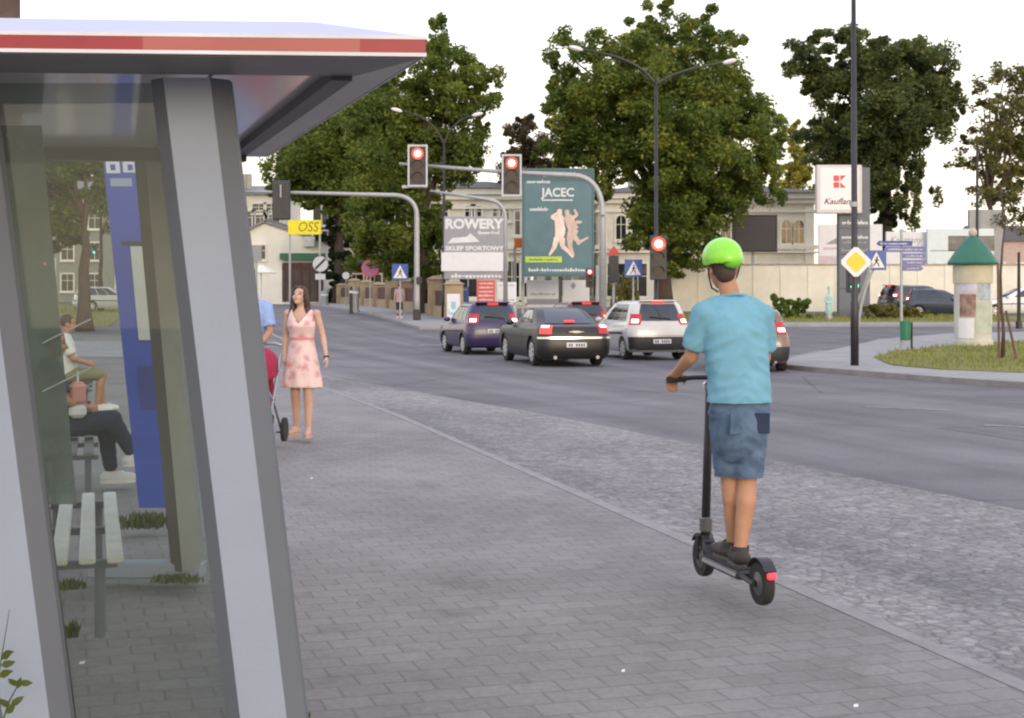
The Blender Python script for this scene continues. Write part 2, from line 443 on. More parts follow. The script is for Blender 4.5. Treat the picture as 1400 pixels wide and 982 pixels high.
lawn_poly = [(9.35, 36.6), (9.2, 35.2), (9.8, 33.2), (11.1, 31.9), (30, 29.5), (42, 58), (20, 53.5), (15, 49.2), (11.6, 44.2), (9.9, 40)]
sheet('lawn', lawn_poly, .135, M_GRASS, .1)
sheet('pavement', [(-4, 63.4), (0, 65.8), (60, 67), (60, 68.6), (1, 68.2), (-1.4, 72), (rk(82) + 3, 82), (rk(140) + 3, 140), (rk(230) + 3, 230), (rk(230), 230), (rk(140), 140), (rk(82), 82)], .11, M_SLAB, .25)
sheet('grass_verge', [(2, 68.61), (60, 68.61), (60, 70.5), (27, 76), (24, 77.5), (3, 77.5)], .125, M_GRASS, .2)
sheet('traffic_island', [(1.6, 56), (2.4, 54.4), (4.2, 54), (7, 57), (7.6, 60), (6.6, 61.6), (4.2, 60.6), (2, 58)], .11, M_SLAB, .25)
for (a, b, c, d) in (((5.45, 22.55), (6.5, 21.75), (6.56, 21.87), (5.51, 22.67)), ((6.15, 19.1), (7.2, 18.3), (7.26, 18.4), (6.21, 19.2)),
                     ((-3.2, 51.2), (4.6, 53.4), (4.5, 53.8), (-3.3, 51.6)), ((-8.6, 55), (-8.5, 55.1), (-11.4, 66), (-11.6, 66)), ((-14.2, 76), (-14, 76), (-16.6, 86), (-16.8, 86))):
    sheet('road_marking', [a, b, c, d], .006, M_LINE)
# blades of grass on the lawn and the verge: nobody could count them
def blades(poly, n, off, h0, h1, mb):
    xs = [p[0] for p in poly]; ys = [p[1] for p in poly]
    def inside(x, y):
        c = False; j = len(poly) - 1
        for i in range(len(poly)):
            if (poly[i][1] > y) != (poly[j][1] > y) and x < (poly[j][0] - poly[i][0]) * (y - poly[i][1]) / (poly[j][1] - poly[i][1]) + poly[i][0]: c = not c
            j = i
        return c
    k = 0
    while k < n:
        x, y = random.uniform(min(xs), min(max(xs), 26)), random.uniform(min(ys), max(ys))
        if not inside(x, y): continue
        k += 1; z = gz(y) + off; h = random.uniform(h0, h1); a = random.uniform(0, 6.28); w = .012 + y * .0002
        dx, dy = random.uniform(-.06, .06), random.uniform(-.06, .06)
        mb.add([(x - w * math.cos(a), y - w * math.sin(a), z), (x + w * math.cos(a), y + w * math.sin(a), z), (x + dx, y + dy, z + h)], [(0, 1, 2)])
M_BLADE = leaf_mat('grass blades', (.15, .17, .04), (.23, .24, .065), (.33, .30, .10), .3)
gb = MB(); blades(lawn_poly, 9000, .13, .05, .16, gb); blades([(2, 69), (24, 69), (24, 77), (3, 77)], 6000, .12, .06, .2, gb)
blades([(-18.6, 67), (-30, 120), (-50, 120), (-50, 67)], 2500, .03, .1, .3, gb)
tag(struct(gb.build('grass', M_BLADE), 'stuff'), 'short dry grass on the lawn and verges', 'grass')
# ================================================================== TREES
M_BARK = mat('bark', (.055, .042, .032), .9, var=.35, vscale=4, bump=.8, bscale=12)
M_BARK_PALE = mat('brown bark', (.085, .06, .045), .9, var=.3, vscale=3, bump=.8, bscale=9)
LEAF_A = leaf_mat('linden leaves', (0.078, 0.120, 0.024), (0.138, 0.192, 0.036), (0.276, 0.300, 0.060))
LEAF_B = leaf_mat('maple leaves', (0.078, 0.126, 0.026), (0.150, 0.204, 0.038), (0.336, 0.336, 0.060))
LEAF_C = leaf_mat('ash leaves', (0.066, 0.096, 0.034), (0.114, 0.150, 0.048), (0.228, 0.240, 0.072))
LEAF_P = leaf_mat('purple leaves', (0.072, 0.048, 0.030), (0.108, 0.078, 0.042), (0.156, 0.120, 0.054))
LEAF_Y = leaf_mat('yellow green leaves', (.22, .22, .035), (.34, .32, .05), (.48, .42, .08), .5)
LEAF_I = leaf_mat('ivy leaves', (.014, .022, .009), (.026, .036, .013), (.045, .055, .018), .2)
LEAF_R = leaf_mat('sparse leaves', (0.072, 0.084, 0.030), (0.132, 0.132, 0.036), (0.264, 0.216, 0.054), .45)
LEAF_BUSH = leaf_mat('bush leaves', (0.072, 0.132, 0.024), (0.120, 0.192, 0.036), (0.192, 0.264, 0.054), .3)
LEAF_OLIVE = leaf_mat('olive bush leaves', (0.120, 0.120, 0.030), (0.192, 0.186, 0.048), (0.276, 0.252, 0.072), .3)

def leaf_cloud(clumps, size, density, mats, name, parent, origin):
    """clumps: list of (centre, radius vector). Many small folded leaf sprays spread through each clump."""
    VV = []; FF = []; base = 0; size = size * .60
    for c, r in clumps:
        r = np.array(r); area = (r[0] * r[2] + r[0] * r[1]) * 3.2
        n = int(max(30, 9 * density * area / (size * size)))
        # smaller sub-clumps give tufts and gaps
        k = max(5, int(area / (size * size * 30)))
        d = RNG.normal(size=(k, 3)); d /= np.linalg.norm(d, axis=1)[:, None]
        sub = d * (RNG.random((k, 1)) ** .45) * 1.12
        sr = RNG.uniform(.16, .48, (k, 1))
        idx = RNG.integers(0, k, n)
        d = RNG.normal(size=(n, 3)); d /= np.linalg.norm(d, axis=1)[:, None]
        pos = (sub[idx] + d * sr[idx] * (RNG.random((n, 1)) ** .5)) * r + np.array(c) - np.array(origin)
        s = size * RNG.uniform(.42, 1.4, (n, 1))
        u = RNG.normal(size=(n, 3)); u[:, 2] *= .6; u /= np.linalg.norm(u, axis=1)[:, None]
        nn = RNG.normal(size=(n, 3)); nn[:, 2] += .6
        w = np.cross(nn, u); w /= np.linalg.norm(w, axis=1)[:, None]
        up = np.cross(u, w)
        A = pos - u * s * .5; B = pos + w * s * .3 + up * s * .08; C = pos + u * s * .55; D = pos - w * s * .3 + up * s * .08
        V = np.stack([A, B, C, D], 1).reshape(-1, 3)
        VV.append(V); F = np.arange(n * 4).reshape(n, 4) + base; FF.append(F); base += n * 4
    V = np.concatenate(VV); F = np.concatenate(FF)
    me = bpy.data.meshes.new(name); me.vertices.add(len(V)); me.vertices.foreach_set('co', V.ravel())
    me.loops.add(F.size); me.loops.foreach_set('vertex_index', F.ravel().astype(np.int32))
    me.polygons.add(len(F)); me.polygons.foreach_set('loop_start', np.arange(0, F.size, 4, dtype=np.int32)); me.polygons.foreach_set('loop_total', np.full(len(F), 4, dtype=np.int32))
    me.update(); me.validate()
    return link(name, me, mats, parent)

def tree(name, label, tx, Y, clumps, leaf, size=.34, dens=1.0, trunk_r=.3, bark=None, top=None, depth=.75, group='trees around the crossing', base_z=None, ivy=None, fork=None, limbs=10):
    """clumps: (px, py, rpx, rpy) as seen in the photo; each gets its own distance inside the crown"""
    x = PX(tx, Y); z0 = gz(Y) if base_z is None else base_z
    t = thing(name, label, 'tree', (x, Y, z0), 0, group)
    cl = []
    w = max(c[0] for c in clumps) - min(c[0] for c in clumps); half = w / 2000 * Y / 2
    cxm = sum(c[0] for c in clumps) / len(clumps)
    for (px, py, rx, rz) in clumps:
        X, Z = PX(px, Y), PZ(py, Y)
        lat = (px - cxm) / 2000 * Y
        room = math.sqrt(max(.15, 1 - min(1, (lat / max(half, .1))) ** 2)) * half * depth
        for q in range(3):
            dy = random.uniform(.25, .95) * room * (q - 1)
            cl.append(((X + random.uniform(-.3, .3), Y + dy, Z + random.uniform(-.3, .3)), (rx / 2000 * Y * 1.08, rx / 2000 * Y, rz / 2000 * Y * 1.08)))
    org = (x, Y, z0)
    leaf_cloud(cl, size, dens, leaf, 'crown', t, org)
    zc = min(c[0][2] for c in cl); ztop = max(c[0][2] for c in cl)
    fk = (PZ(fork, Y) if fork else zc + .15 * (ztop - zc)) - z0
    mb = MB()
    hgt = (ztop - z0) * .86
    pts = []; rr = []
    for i in range(9):
        f = i / 8
        pts.append((random.uniform(-.12, .12) * f * 2, random.uniform(-.12, .12) * f * 2, hgt * f - .1 * (i == 0))); rr.append(trunk_r * (1.35 if i == 0 else 1 - .85 * f))
    mb.tube(pts, rr, 12)
    for c, r in random.sample(cl, min(limbs, len(cl))):
        e = Vector(c) - Vector(org); s = Vector((0, 0, min(max(fk * .95, e.z * random.uniform(.4, .65)), hgt * .9)))
        if e.z < s.z: s.z = e.z * .75
        mid = s.lerp(e, .5) + Vector((0, 0, .12 * (e - s).length))
        mb.tube([s, s.lerp(mid, .5) + Vector((0, 0, .1)), mid, e], [trunk_r * .42, trunk_r * .34, trunk_r * .22, .03], 7)
    mb.build('trunk', bark or M_BARK, t, smooth=True)
    if ivy:
        iv = []
        for i in range(ivy[2]):
            f = i / (ivy[2] - 1); z = PZ(ivy[0] + (ivy[1] - ivy[0]) * f, Y)
            iv.append(((x, Y, z), (ivy[3] * random.uniform(.85, 1.2),) * 2 + (abs(ivy[1] - ivy[0]) / 2000 * Y / ivy[2] * .9,)))
        leaf_cloud(iv, size * .7, 2.6, LEAF_I, 'ivy', t, org)
    return t

# far left group
tree('tree', 'tall dark tree with an ivy covered trunk behind the low brick fence', 464, 126,
     [(440, 215, 55, 40), (500, 225, 55, 45), (410, 235, 40, 32), (470, 165, 50, 40), (530, 180, 45, 45), (395, 250, 32, 22), (450, 270, 45, 25), (510, 270, 38, 30), (500, 120, 36, 30), (545, 235, 35, 40), (420, 190, 38, 26), (455, 118, 30, 28)],
     LEAF_A, .5, .72, .55, ivy=(405, 270, 9, 1.25))
tree('tree', 'tall green tree leaning over the red traffic light on the left', 578, 80,
     [(600, 55, 22, 30), (590, 90, 36, 26), (640, 95, 32, 26), (615, 130, 48, 30), (660, 115, 20, 22), (575, 165, 52, 34), (635, 180, 36, 34), (545, 215, 50, 36), (600, 228, 44, 28), (645, 215, 20, 20), (520, 262, 42, 28), (570, 280, 34, 24),
      (520, 330, 34, 22), (560, 338, 30, 20), (505, 308, 36, 26), (540, 318, 34, 30), (577, 330, 32, 32), (600, 345, 18, 28), (498, 345, 24, 18), (545, 358, 28, 16), (585, 372, 16, 22), (500, 170, 40, 36), (552, 120, 34, 30), (655, 150, 18, 18), (590, 305, 26, 20)],
     LEAF_A, .36, .62, .33, M_BARK_PALE, fork=330)
tree('small_tree', 'small dark reddish tree beside the tall teal poster', 712, 105,
     [(712, 172, 20, 18), (700, 205, 20, 22), (730, 200, 24, 24), (712, 235, 26, 20), (735, 245, 24, 22), (698, 262, 22, 18), (715, 290, 26, 18), (745, 262, 24, 16)],
     LEAF_P, .36, .6, .2)
tree('tree', 'broad green maple with a thick forked trunk in front of the cream building', 907, 84,
     [(893, 25, 24, 20), (888, 45, 20, 12), (960, 50, 28, 24), (925, 65, 36, 28), (870, 72, 34, 26), (830, 80, 30, 30), (780, 85, 26, 30), (765, 110, 24, 24), (988, 75, 26, 26), (945, 100, 48, 34), (890, 110, 52, 36), (830, 130, 46, 36), (785, 150, 36, 30), (1000, 130, 36, 32),
      (960, 150, 50, 38), (900, 170, 56, 42), (840, 185, 50, 36), (790, 195, 40, 30), (1040, 170, 30, 28), (1010, 190, 44, 36), (950, 215, 52, 44), (890, 230, 50, 40), (830, 240, 34, 22), (760, 220, 26, 20), (770, 160, 28, 30), (1050, 215, 22, 26), (1020, 240, 36, 30), (965, 275, 44, 38), (905, 280, 44, 34), (940, 320, 44, 26), (885, 315, 36, 26), (930, 355, 34, 18), (980, 255, 40, 30), (1060, 255, 14, 24)],
     LEAF_B, .38, .68, .5, M_BARK_PALE, fork=345, limbs=16)
tree('tree', 'dark tree with an uneven split crown behind the wall and the grey pylon', 1212, 97,
     [(1110, 65, 30, 18), (1150, 62, 30, 18), (1100, 100, 24, 24), (1140, 105, 36, 26), (1120, 130, 26, 14), (1190, 85, 34, 26), (1225, 75, 34, 24), (1265, 85, 34, 28), (1290, 100, 18, 24), (1210, 125, 46, 34), (1255, 135, 44, 32), (1290, 150, 20, 28), (1165, 150, 36, 30),
      (1200, 175, 48, 36), (1245, 175, 38, 32), (1150, 190, 40, 26), (1120, 195, 28, 22), (1195, 215, 40, 34), (1230, 215, 26, 30), (1140, 225, 30, 20), (1180, 250, 34, 24), (1215, 255, 26, 30), (1250, 265, 16, 30), (1215, 295, 24, 28)],
     LEAF_C, .42, .72, .5, ivy=(330, 200, 8, .9))
tree('tree', 'pale yellowish tree standing far back above the cream building', 1090, 128,
     [(1082, 185, 14, 18), (1085, 200, 18, 20), (1095, 225, 22, 20), (1080, 245, 18, 18), (1105, 250, 18, 18), (1090, 275, 24, 18)], LEAF_Y, .42, .5, .2)
tree('tree', 'thin leaved tree with sky showing through behind the grey panels at the right', 1352, 96,
     [(1372, 105, 22, 20), (1390, 125, 24, 24), (1350, 130, 24, 20), (1370, 155, 32, 22), (1335, 190, 28, 16), (1395, 175, 24, 30), (1362, 200, 30, 20), (1330, 225, 28, 14), (1385, 225, 28, 24), (1350, 262, 34, 16), (1395, 265, 24, 24), (1420, 200, 30, 60), (1425, 120, 30, 40), (1385, 300, 26, 18)],
     LEAF_R, .40, .20, .28, M_BARK_PALE, limbs=16)
tree('tree', 'leafy tree with a reddish trunk seen through the bus shelter glass', 116, 62,
     [(60, 235, 36, 26), (95, 250, 30, 26), (50, 275, 34, 24), (85, 290, 28, 22), (30, 240, 30, 30), (100, 215, 26, 18), (135, 225, 18, 20), (70, 200, 40, 24), (20, 200, 36, 24), (140, 255, 14, 18), (60, 310, 34, 22), (20, 300, 34, 26), (95, 225, 34, 28), (45, 215, 40, 26), (90, 320, 18, 16), (10, 260, 40, 40)],
     LEAF_A, .3, 1.7, .33, M_BARK_PALE, group='trees around the crossing')
tree('tree', 'slim tree with loose leaves behind the blue bus stop pillar', 138, 90,
     [(140, 215, 22, 20), (150, 245, 20, 20), (136, 275, 18, 18), (148, 300, 16, 18), (165, 210, 24, 30), (180, 250, 26, 30)], LEAF_B, .36, .28, .16)
st = tree('young_tree', 'young thin tree tied between stakes on the lawn at the right edge', 1371, 39,
     [(1376, 150, 22, 18), (1365, 190, 26, 20), (1385, 210, 22, 18), (1390, 180, 20, 16), (1370, 240, 24, 14)], LEAF_R, .2, .22, .05, M_BARK_PALE, base_z=gz(39) + .13, limbs=8)
M_STAKE = mat('raw wood stake', (.13, .08, .05), .8, var=.3)
for (a, b, lab) in ((1362, 1374, 'upright wooden stake left of the young tree'), (1390, 1377, 'leaning wooden stake right of the young tree')):
    Y = 38.4; zb = gz(Y) + .12
    s = MB(); s.tube([(PX(a, Y) if a > 1380 else PX(1366, Y), Y, zb), (PX(b, Y) if a > 1380 else PX(1366, Y), Y + .1, PZ(425 if a > 1380 else 360, Y))], .035, 8)
    tag(s.build('stake', M_STAKE), lab, 'stake', 'stakes of the young tree')

def bush(name, label, px, py0, py1, wpx, Y, leaf, cat='bush', size=.13, dens=1.0):
    X = PX(px, Y); z0 = gz(Y) + .1; h = PZ(py0, Y) - z0; w = wpx / 2000 * Y
    t = thing(name, label, cat, (X, Y, z0), 0, 'bushes on the grass verge')
    cl = []
    for i in range(7):
        a = (i / 6 - .5) * w * .7
        cl.append(((X + a, Y + random.uniform(-.3, .3), z0 + h * random.uniform(.42, .62)), (w * .24, w * .22, h * random.uniform(.36, .5))))
    leaf_cloud(cl, size, dens, leaf, 'foliage', t, (X, Y, z0))
    mb = MB()
    for i in range(6): mb.tube([(0, 0, 0), ((i / 5 - .5) * w * .6, random.uniform(-.2, .2), h * .6)], [.03, .01], 6)
    mb.build('stem', M_BARK, t)
bush('bush', 'round green bush on the grass in front of the cream wall', 1080, 408, 442, 52, 72, LEAF_BUSH, dens=3)
bush('bush', 'low olive bush on the verge beside the grey pylon', 1205, 417, 442, 58, 72, LEAF_OLIVE, dens=3)
bush('bush', 'flat olive shrub on the verge near the dark parked car', 1245, 419, 441, 40, 72.5, LEAF_OLIVE, dens=3)
bush('bush', 'dark shrub squeezed between the traffic light post and the maple trunk', 855, 372, 432, 40, 74, LEAF_OLIVE, size=.16)
# ================================================================== BUILDINGS, WALLS, FENCES
M_CREAM = mat('cream render', (.70, .67, .565), .85, var=.10, vscale=1.2, bump=.1)
M_CREAM2 = mat('pale stucco trim', (.74, .72, .63), .85, var=.06, vscale=1.5)
M_BASE = mat('grey plinth render', (.36, .34, .29), .9, var=.12)
M_WALL = mat('cream concrete panel', (.72, .70, .60), .85, var=.10, vscale=.8, bump=.1)
M_ROOF = mat('dark roof sheet', (.07, .06, .055), .7, var=.2)
M_GREYROOF = mat('weathered grey roof', (.22, .22, .22), .8, var=.2)
M_PANE = mat('dark window glass', (.025, .027, .03), .08, var=.2, spec=.8)
M_FRAME = mat('white window frame', (.6, .6, .58), .5)
M_WHITE = mat('white render', (.76, .75, .68), .8, var=.07, vscale=1)
M_BROWN = mat('brown plaster', (.13, .10, .065), .85, var=.15)
M_SAND = mat('sandstone', (.34, .265, .165), .9, var=.22, vscale=2, bump=.3, bscale=8)
M_FBRICK = mat('dark red fence board', (.10, .045, .04), .8, var=.25)
M_GREENAWN = mat('green awning', (.04, .14, .08), .7)
M_DARKSHOP = mat('shadowy shop front', (.06, .045, .04), .5, var=.4, vscale=.8)
M_PINK = mat('pinkish render', (.50, .38, .33), .85)

def window(parent, x, z, w, h, y, arch=False, twin=False):
    """y = wall face; frame stands proud, pane sits inside the frame"""
    def outline(w, h):
        if not arch: return [(x - w / 2, z - h / 2), (x + w / 2, z - h / 2), (x + w / 2, z + h / 2), (x - w / 2, z + h / 2)]
        p = [(x - w / 2, z - h / 2), (x + w / 2, z - h / 2)]
        for k in range(9):
            a = math.pi * k / 8; p.append((x + w / 2 * math.cos(a), z + h / 2 - w / 2 + w / 2 * math.sin(a)))
        return p
    pn = MB().slab(outline(w, h), y - .03, y + .02).build('window', M_PANE, parent)
    f = MB(); o = outline(w + .28, h + .28); i = outline(w, h)
    n = len(o); V = [(a, y - .1, b) for a, b in o] + [(a, y - .1, b) for a, b in i] + [(a, y + .0, b) for a, b in o] + [(a, y - .028, b) for a, b in i]
    F = []
    for k in range(n):
        j = (k + 1) % n; F += [(k, j, n + j, n + k), (2 * n + k, 2 * n + j, j, k), (n + k, n + j, 3 * n + j, 3 * n + k)]
    f.add(V, F)
    f.box((x, y - .05, z), (.05, .03, h - .02)); f.box((x, y - .05, z + h * .12), (w - .02, .028, .05))
    f.box((x, y - .1, z - h / 2 - .2), (w + .4, .22, .1))
    f.build('window_frame', M_CREAM2, pn)

# cream two storey building with cornices behind the maple
def cream_building(px0, px1, Y, pytop, lab, upper, lower, arch, roof=True):
    x0, x1 = PX(px0, Y), PX(px1, Y); zb = gz(Y) - .1; zt = PZ(pytop, Y)
    t = thing('building', lab, 'building', ((x0 + x1) / 2, Y, zb)); ox = (x0 + x1) / 2; W = x1 - x0; H = zt - zb; D = 14
    MB().box((0, D / 2, H / 2), (W, D, H)).build('wall', M_CREAM, t)
    m = MB()
    for z, hh, d in ((H - .22, .44, .55), (H - .62, .3, .34), (H - 1.35, .16, .2), (PZ(338, Y) - zb, .3, .24), (PZ(345, Y) - zb, .1, .34)):
        m.box((0, D / 2, z), (W + 2 * d, D + 2 * d, hh))
    m.box((0, D / 2, .45), (W + .16, D + .16, .9))
    m.build('cornice', M_CREAM2, t)
    k = max(1, int(W / 5))
    for i in range(k + 1):
        xx = -W / 2 + .4 + i * (W - .8) / k
        MB().box((xx, -.07, H / 2 + .4), (.55, .14, H - 2.9)).build('pilaster', M_CREAM2, t)
    if roof:
        r = MB(); o = .8; r.prism([(-W / 2 - o, -o), (W / 2 + o, -o), (W / 2 + o, D + o), (-W / 2 - o, D + o)], H + .01, H + .8, [(-W / 2 + 3, 4), (W / 2 - 3, 4), (W / 2 - 3, D - 4), (-W / 2 + 3, D - 4)])
        rf = r.build('roof', M_ROOF, t)
        for q in (-.3, .25):
            MB().box((W * q, D / 2, H + 1.1), (.9, .7, 1.4)).build('chimney', M_BASE, rf)
    for px, pyc, w, h in upper: window(t, PX(px, Y) - ox, PZ(pyc, Y) - zb, w, h, 0, arch)
    for px, pyc, w, h in lower: window(t, PX(px, Y) - ox, PZ(pyc, Y) - zb, w, h, 0, False)
    return t
cream_building(818, 1113, 108, 264, 'long cream building with arched windows behind the wall and black screen',
    [(849, 311, .72, 1.75), (871, 311, .72, 1.75), (972, 313, .72, 1.75), (992, 313, .72, 1.75), (1075, 317, .72, 1.7), (1092, 317, .72, 1.7), (925, 313, .72, 1.7)],
    [(842, 383, 1.3, 2.4), (872, 383, 1.3, 2.4), (930, 383, 1.3, 2.4), (990, 383, 1.3, 2.4), (1080, 383, 1.3, 2.4)], True)
cream_building(590, 724, 102, 258, 'tall cream building with paired square windows behind the bicycle shop billboard',
    [(597, 292, .62, 1.0), (606, 292, .62, 1.0), (642, 291, .6, .9), (652, 291, .6, .9), (680, 292, .6, .9), (690, 292, .6, .9), (597, 320, .8, 2.0), (655, 322, .8, 2), (712, 305, .8, 1.6)],
    [(597, 375, 1.0, 2.6), (640, 382, 1.2, 2.6), (700, 385, 1.0, 2.8), (715, 385, .9, 2.6)], False)
# low wing joining them, seen below the teal poster
cream_building(732, 812, 112, 292, 'low pale wing seen on both sides of the teal poster', [(744, 330, .8, 1.6), (790, 330, .8, 1.6)], [(745, 385, 1.0, 2.2), (772, 385, 1.0, 2.2), (800, 385, 1.0, 2.2)], False)

# brown tenement behind the trees
Y = 138; x0, x1 = PX(428, Y), PX(585, Y); zb = gz(Y)
t = thing('building', 'brown house half hidden by the ivy covered tree', 'building', ((x0 + x1) / 2, Y, zb)); W = x1 - x0; ox = (x0 + x1) / 2; H = PZ(262, Y) - zb
MB().box((0, 5, H / 2), (W, 10, H)).build('wall', M_BROWN, t)
MB().prism([(-W / 2 - .4, -.4), (W / 2 + .4, -.4), (W / 2 + .4, 10.4), (-W / 2 - .4, 10.4)], H, H + 2.6, [(-W / 2, 4.9), (W / 2, 4.9), (W / 2, 5.1), (-W / 2, 5.1)]).build('roof', M_GREYROOF, t)
MB().box((0, -.12, PZ(346, Y) - zb), (W * .98, .3, .9)).build('ledge', M_CREAM, t)
MB().box((1.2, -.5, PZ(358, Y) - zb), (W * .55, 1.0, .35)).build('awning', M_GREENAWN, t)
for px in (448, 470, 487, 512, 540, 565):
    window(t, PX(px, Y) - ox, PZ(330, Y) - zb, 1.0, 1.9, 0); window(t, PX(px, Y) - ox, PZ(295, Y) - zb, 1.0, 1.7, 0)
    window(t, PX(px, Y) - ox, PZ(390, Y) - zb, 1.3, 2.0, 0)

# white gabled shop
Y = 128; zb = gz(Y); x0, x1 = PX(331, Y), PX(443, Y); ox = PX(362, Y)
t = thing('shop', 'white gabled shop with a green fascia at the end of the street', 'shop', (ox, Y, zb))
g = [(PX(331, Y) - ox, 0), (PX(443, Y) - ox, 0), (PX(443, Y) - ox, PZ(332, Y) - zb), (PX(362, Y) - ox, PZ(305, Y) - zb), (PX(331, Y) - ox, PZ(321, Y) - zb)]
MB().slab(g, 0, 11).build('wall', M_WHITE, t)
r = MB()
for a, b in ((g[2], g[3]), (g[3], g[4])):
    d = Vector((b[0] - a[0], 0, b[1] - a[1])).normalized(); nrm = Vector((-d.z, 0, d.x)); nrm = nrm if nrm.z > 0 else -nrm
    P = [Vector((a[0], 0, a[1])) - d * .35 + nrm * .02, Vector((b[0], 0, b[1])) + nrm * .02]
    q = [P[0], P[1], P[1] + nrm * .22, P[0] + nrm * .22]
    r.slab([(v.x, v.z) for v in q][::-1] if d.x < 0 else [(v.x, v.z) for v in q], -.35, 11.3)
r.build('roof', M_GREYROOF, t)
MB().box((PX(415, Y) - ox, -.45, PZ(351, Y) - zb), (3.9, .9, .55)).build('fascia', M_GREENAWN, t)
d = MB(); d.box((PX(414, Y) - ox, -.03, PZ(386, Y) - zb), (3.6, .1, 3.4)); d.build('shop_front', M_DARKSHOP, t)
s = MB()
for k in range(5): s.box((PX(390 + k * 11, Y) - ox, -.12, PZ(386, Y) - zb), (.1, .1, 3.4))
s.box((PX(414, Y) - ox, -.13, PZ(366, Y) - zb), (3.6, .1, .3)); s.build('shop_frame', M_FBRICK, t)
for px, py, w, h in ((352, 345, 1.4, 1.2),): window(t, PX(px, Y) - ox, PZ(py, Y) - zb, w, h, 0)
# ac unit
MB().box((PX(424, Y) - ox, -.3, PZ(331, Y) - zb), (1.0, .5, .9), bev=.05).build('ventilation_unit', M_FRAME, t)
# parasol and market stall near the shop
t = thing('parasol', 'closed pale parasol in front of the white shop', 'parasol', (PX(357, 120), 120, gz(120)))
MB().tube([(0, 0, 0), (0, 0, 3.4)], .05).build('pole', M_FRAME, t)
MB().lathe([(1.3, 2.6), (1.32, 2.7), (.1, 3.3)], n=8).build('canopy', M_WHITE, t)

# house with grey roof behind it
Y = 150; zb = gz(Y); x0, x1 = PX(300, Y), PX(392, Y); ox = (x0 + x1) / 2; W = x1 - x0
t = thing('house', 'cream house with a grey roof and chimneys behind the gabled shop', 'house', (ox, Y, zb)); H = PZ(266, Y) - zb
MB().box((0, 5, H / 2), (W, 10, H)).build('wall', M_CREAM, t)
rf = MB().prism([(-W / 2 - .5, -.5), (W / 2 + .5, -.5), (W / 2 + .5, 10.5), (-W / 2 - .5, 10.5)], H + .002, H + 1.1, [(-W / 2 + .5, 3), (W / 2 - .5, 3), (W / 2 - .5, 7), (-W / 2 + .5, 7)]).build('roof', M_GREYROOF, t)
for px in (331, 337): MB().box((PX(px, Y) - ox, 1.5, H + 1.4), (.5, .6, 1.6)).build('chimney', M_BASE, rf)
for px in (354, 371): window(t, PX(px, Y) - ox, PZ(285, Y) - zb, 1.3, .9, 0)
for px in (338, 356, 372): window(t, PX(px, Y) - ox, PZ(300, Y) - zb, 1.5, 1.6, 0)

# building behind the trees seen through the glass
Y = 150; zb = gz(Y); ox = PX(95, Y)
t = thing('building', 'dull grey green building with rows of windows seen through the bus shelter', 'building', (ox, Y, zb))
MB().box((0, 6, 5.5), (20, 12, 11)).build('wall', mat('dull grey green render', (.26, .27, .24), .9, var=.15), t)
MB().prism([(-10.4, -.4), (10.4, -.4), (10.4, 12.4), (-10.4, 12.4)], 11.002, 13, [(-10, 5.8), (10, 5.8), (10, 6.2), (-10, 6.2)]).build('roof', M_GREYROOF, t)
for i in range(7):
    for z in (2.0, 5.2, 8.4): window(t, -8.6 + i * 2.8, z, 1.2, 1.7, 0)
# pink house at the right edge
Y = 118; zb = gz(Y); ox = PX(1392, Y)
t = thing('house', 'small pinkish house behind the white parked car', 'house', (ox, Y, zb))
MB().box((0, 4, 2.6), (6, 8, 5.2)).build('wall', M_PINK, t)
MB().prism([(-3.3, -.3), (3.3, -.3), (3.3, 8.3), (-3.3, 8.3)], 5.202, 6.6, [(-3, 3.9), (3, 3.9), (3, 4.1), (-3, 4.1)]).build('roof', M_ROOF, t)
for xx in (-1.6, .4): window(t, xx, 2.6, .9, 1.5, 0)

# cream panel wall
Y = 88; zb = gz(Y); t = thing('wall', 'long cream concrete panel wall behind the parked cars and bushes', 'wall', (PX(1160, Y), Y, zb)); ox = PX(1160, Y)
x0, x1 = PX(918, Y), PX(1480, Y); zt = PZ(363, Y) - zb
n = 15
for i in range(n):
    a = x0 + (x1 - x0) * i / n - ox; b = x0 + (x1 - x0) * (i + 1) / n - ox
    MB().box(((a + b) / 2, 0, zt / 2 - .1), (b - a - .14, .12, zt + .2)).build('panel', M_WALL, t)
m = MB()
for i in range(n + 1): m.box((x0 + (x1 - x0) * i / n - ox, 0, zt / 2 - .08), (.136, .2, zt + .2))
m.build('post', M_WALL, t)
MB().box(((x0 + x1) / 2 - ox, 0, zt + .05), (x1 - x0, .26, .09)).build('coping', mat('weathered wall coping', (.34, .31, .25), .9, var=.2), t)

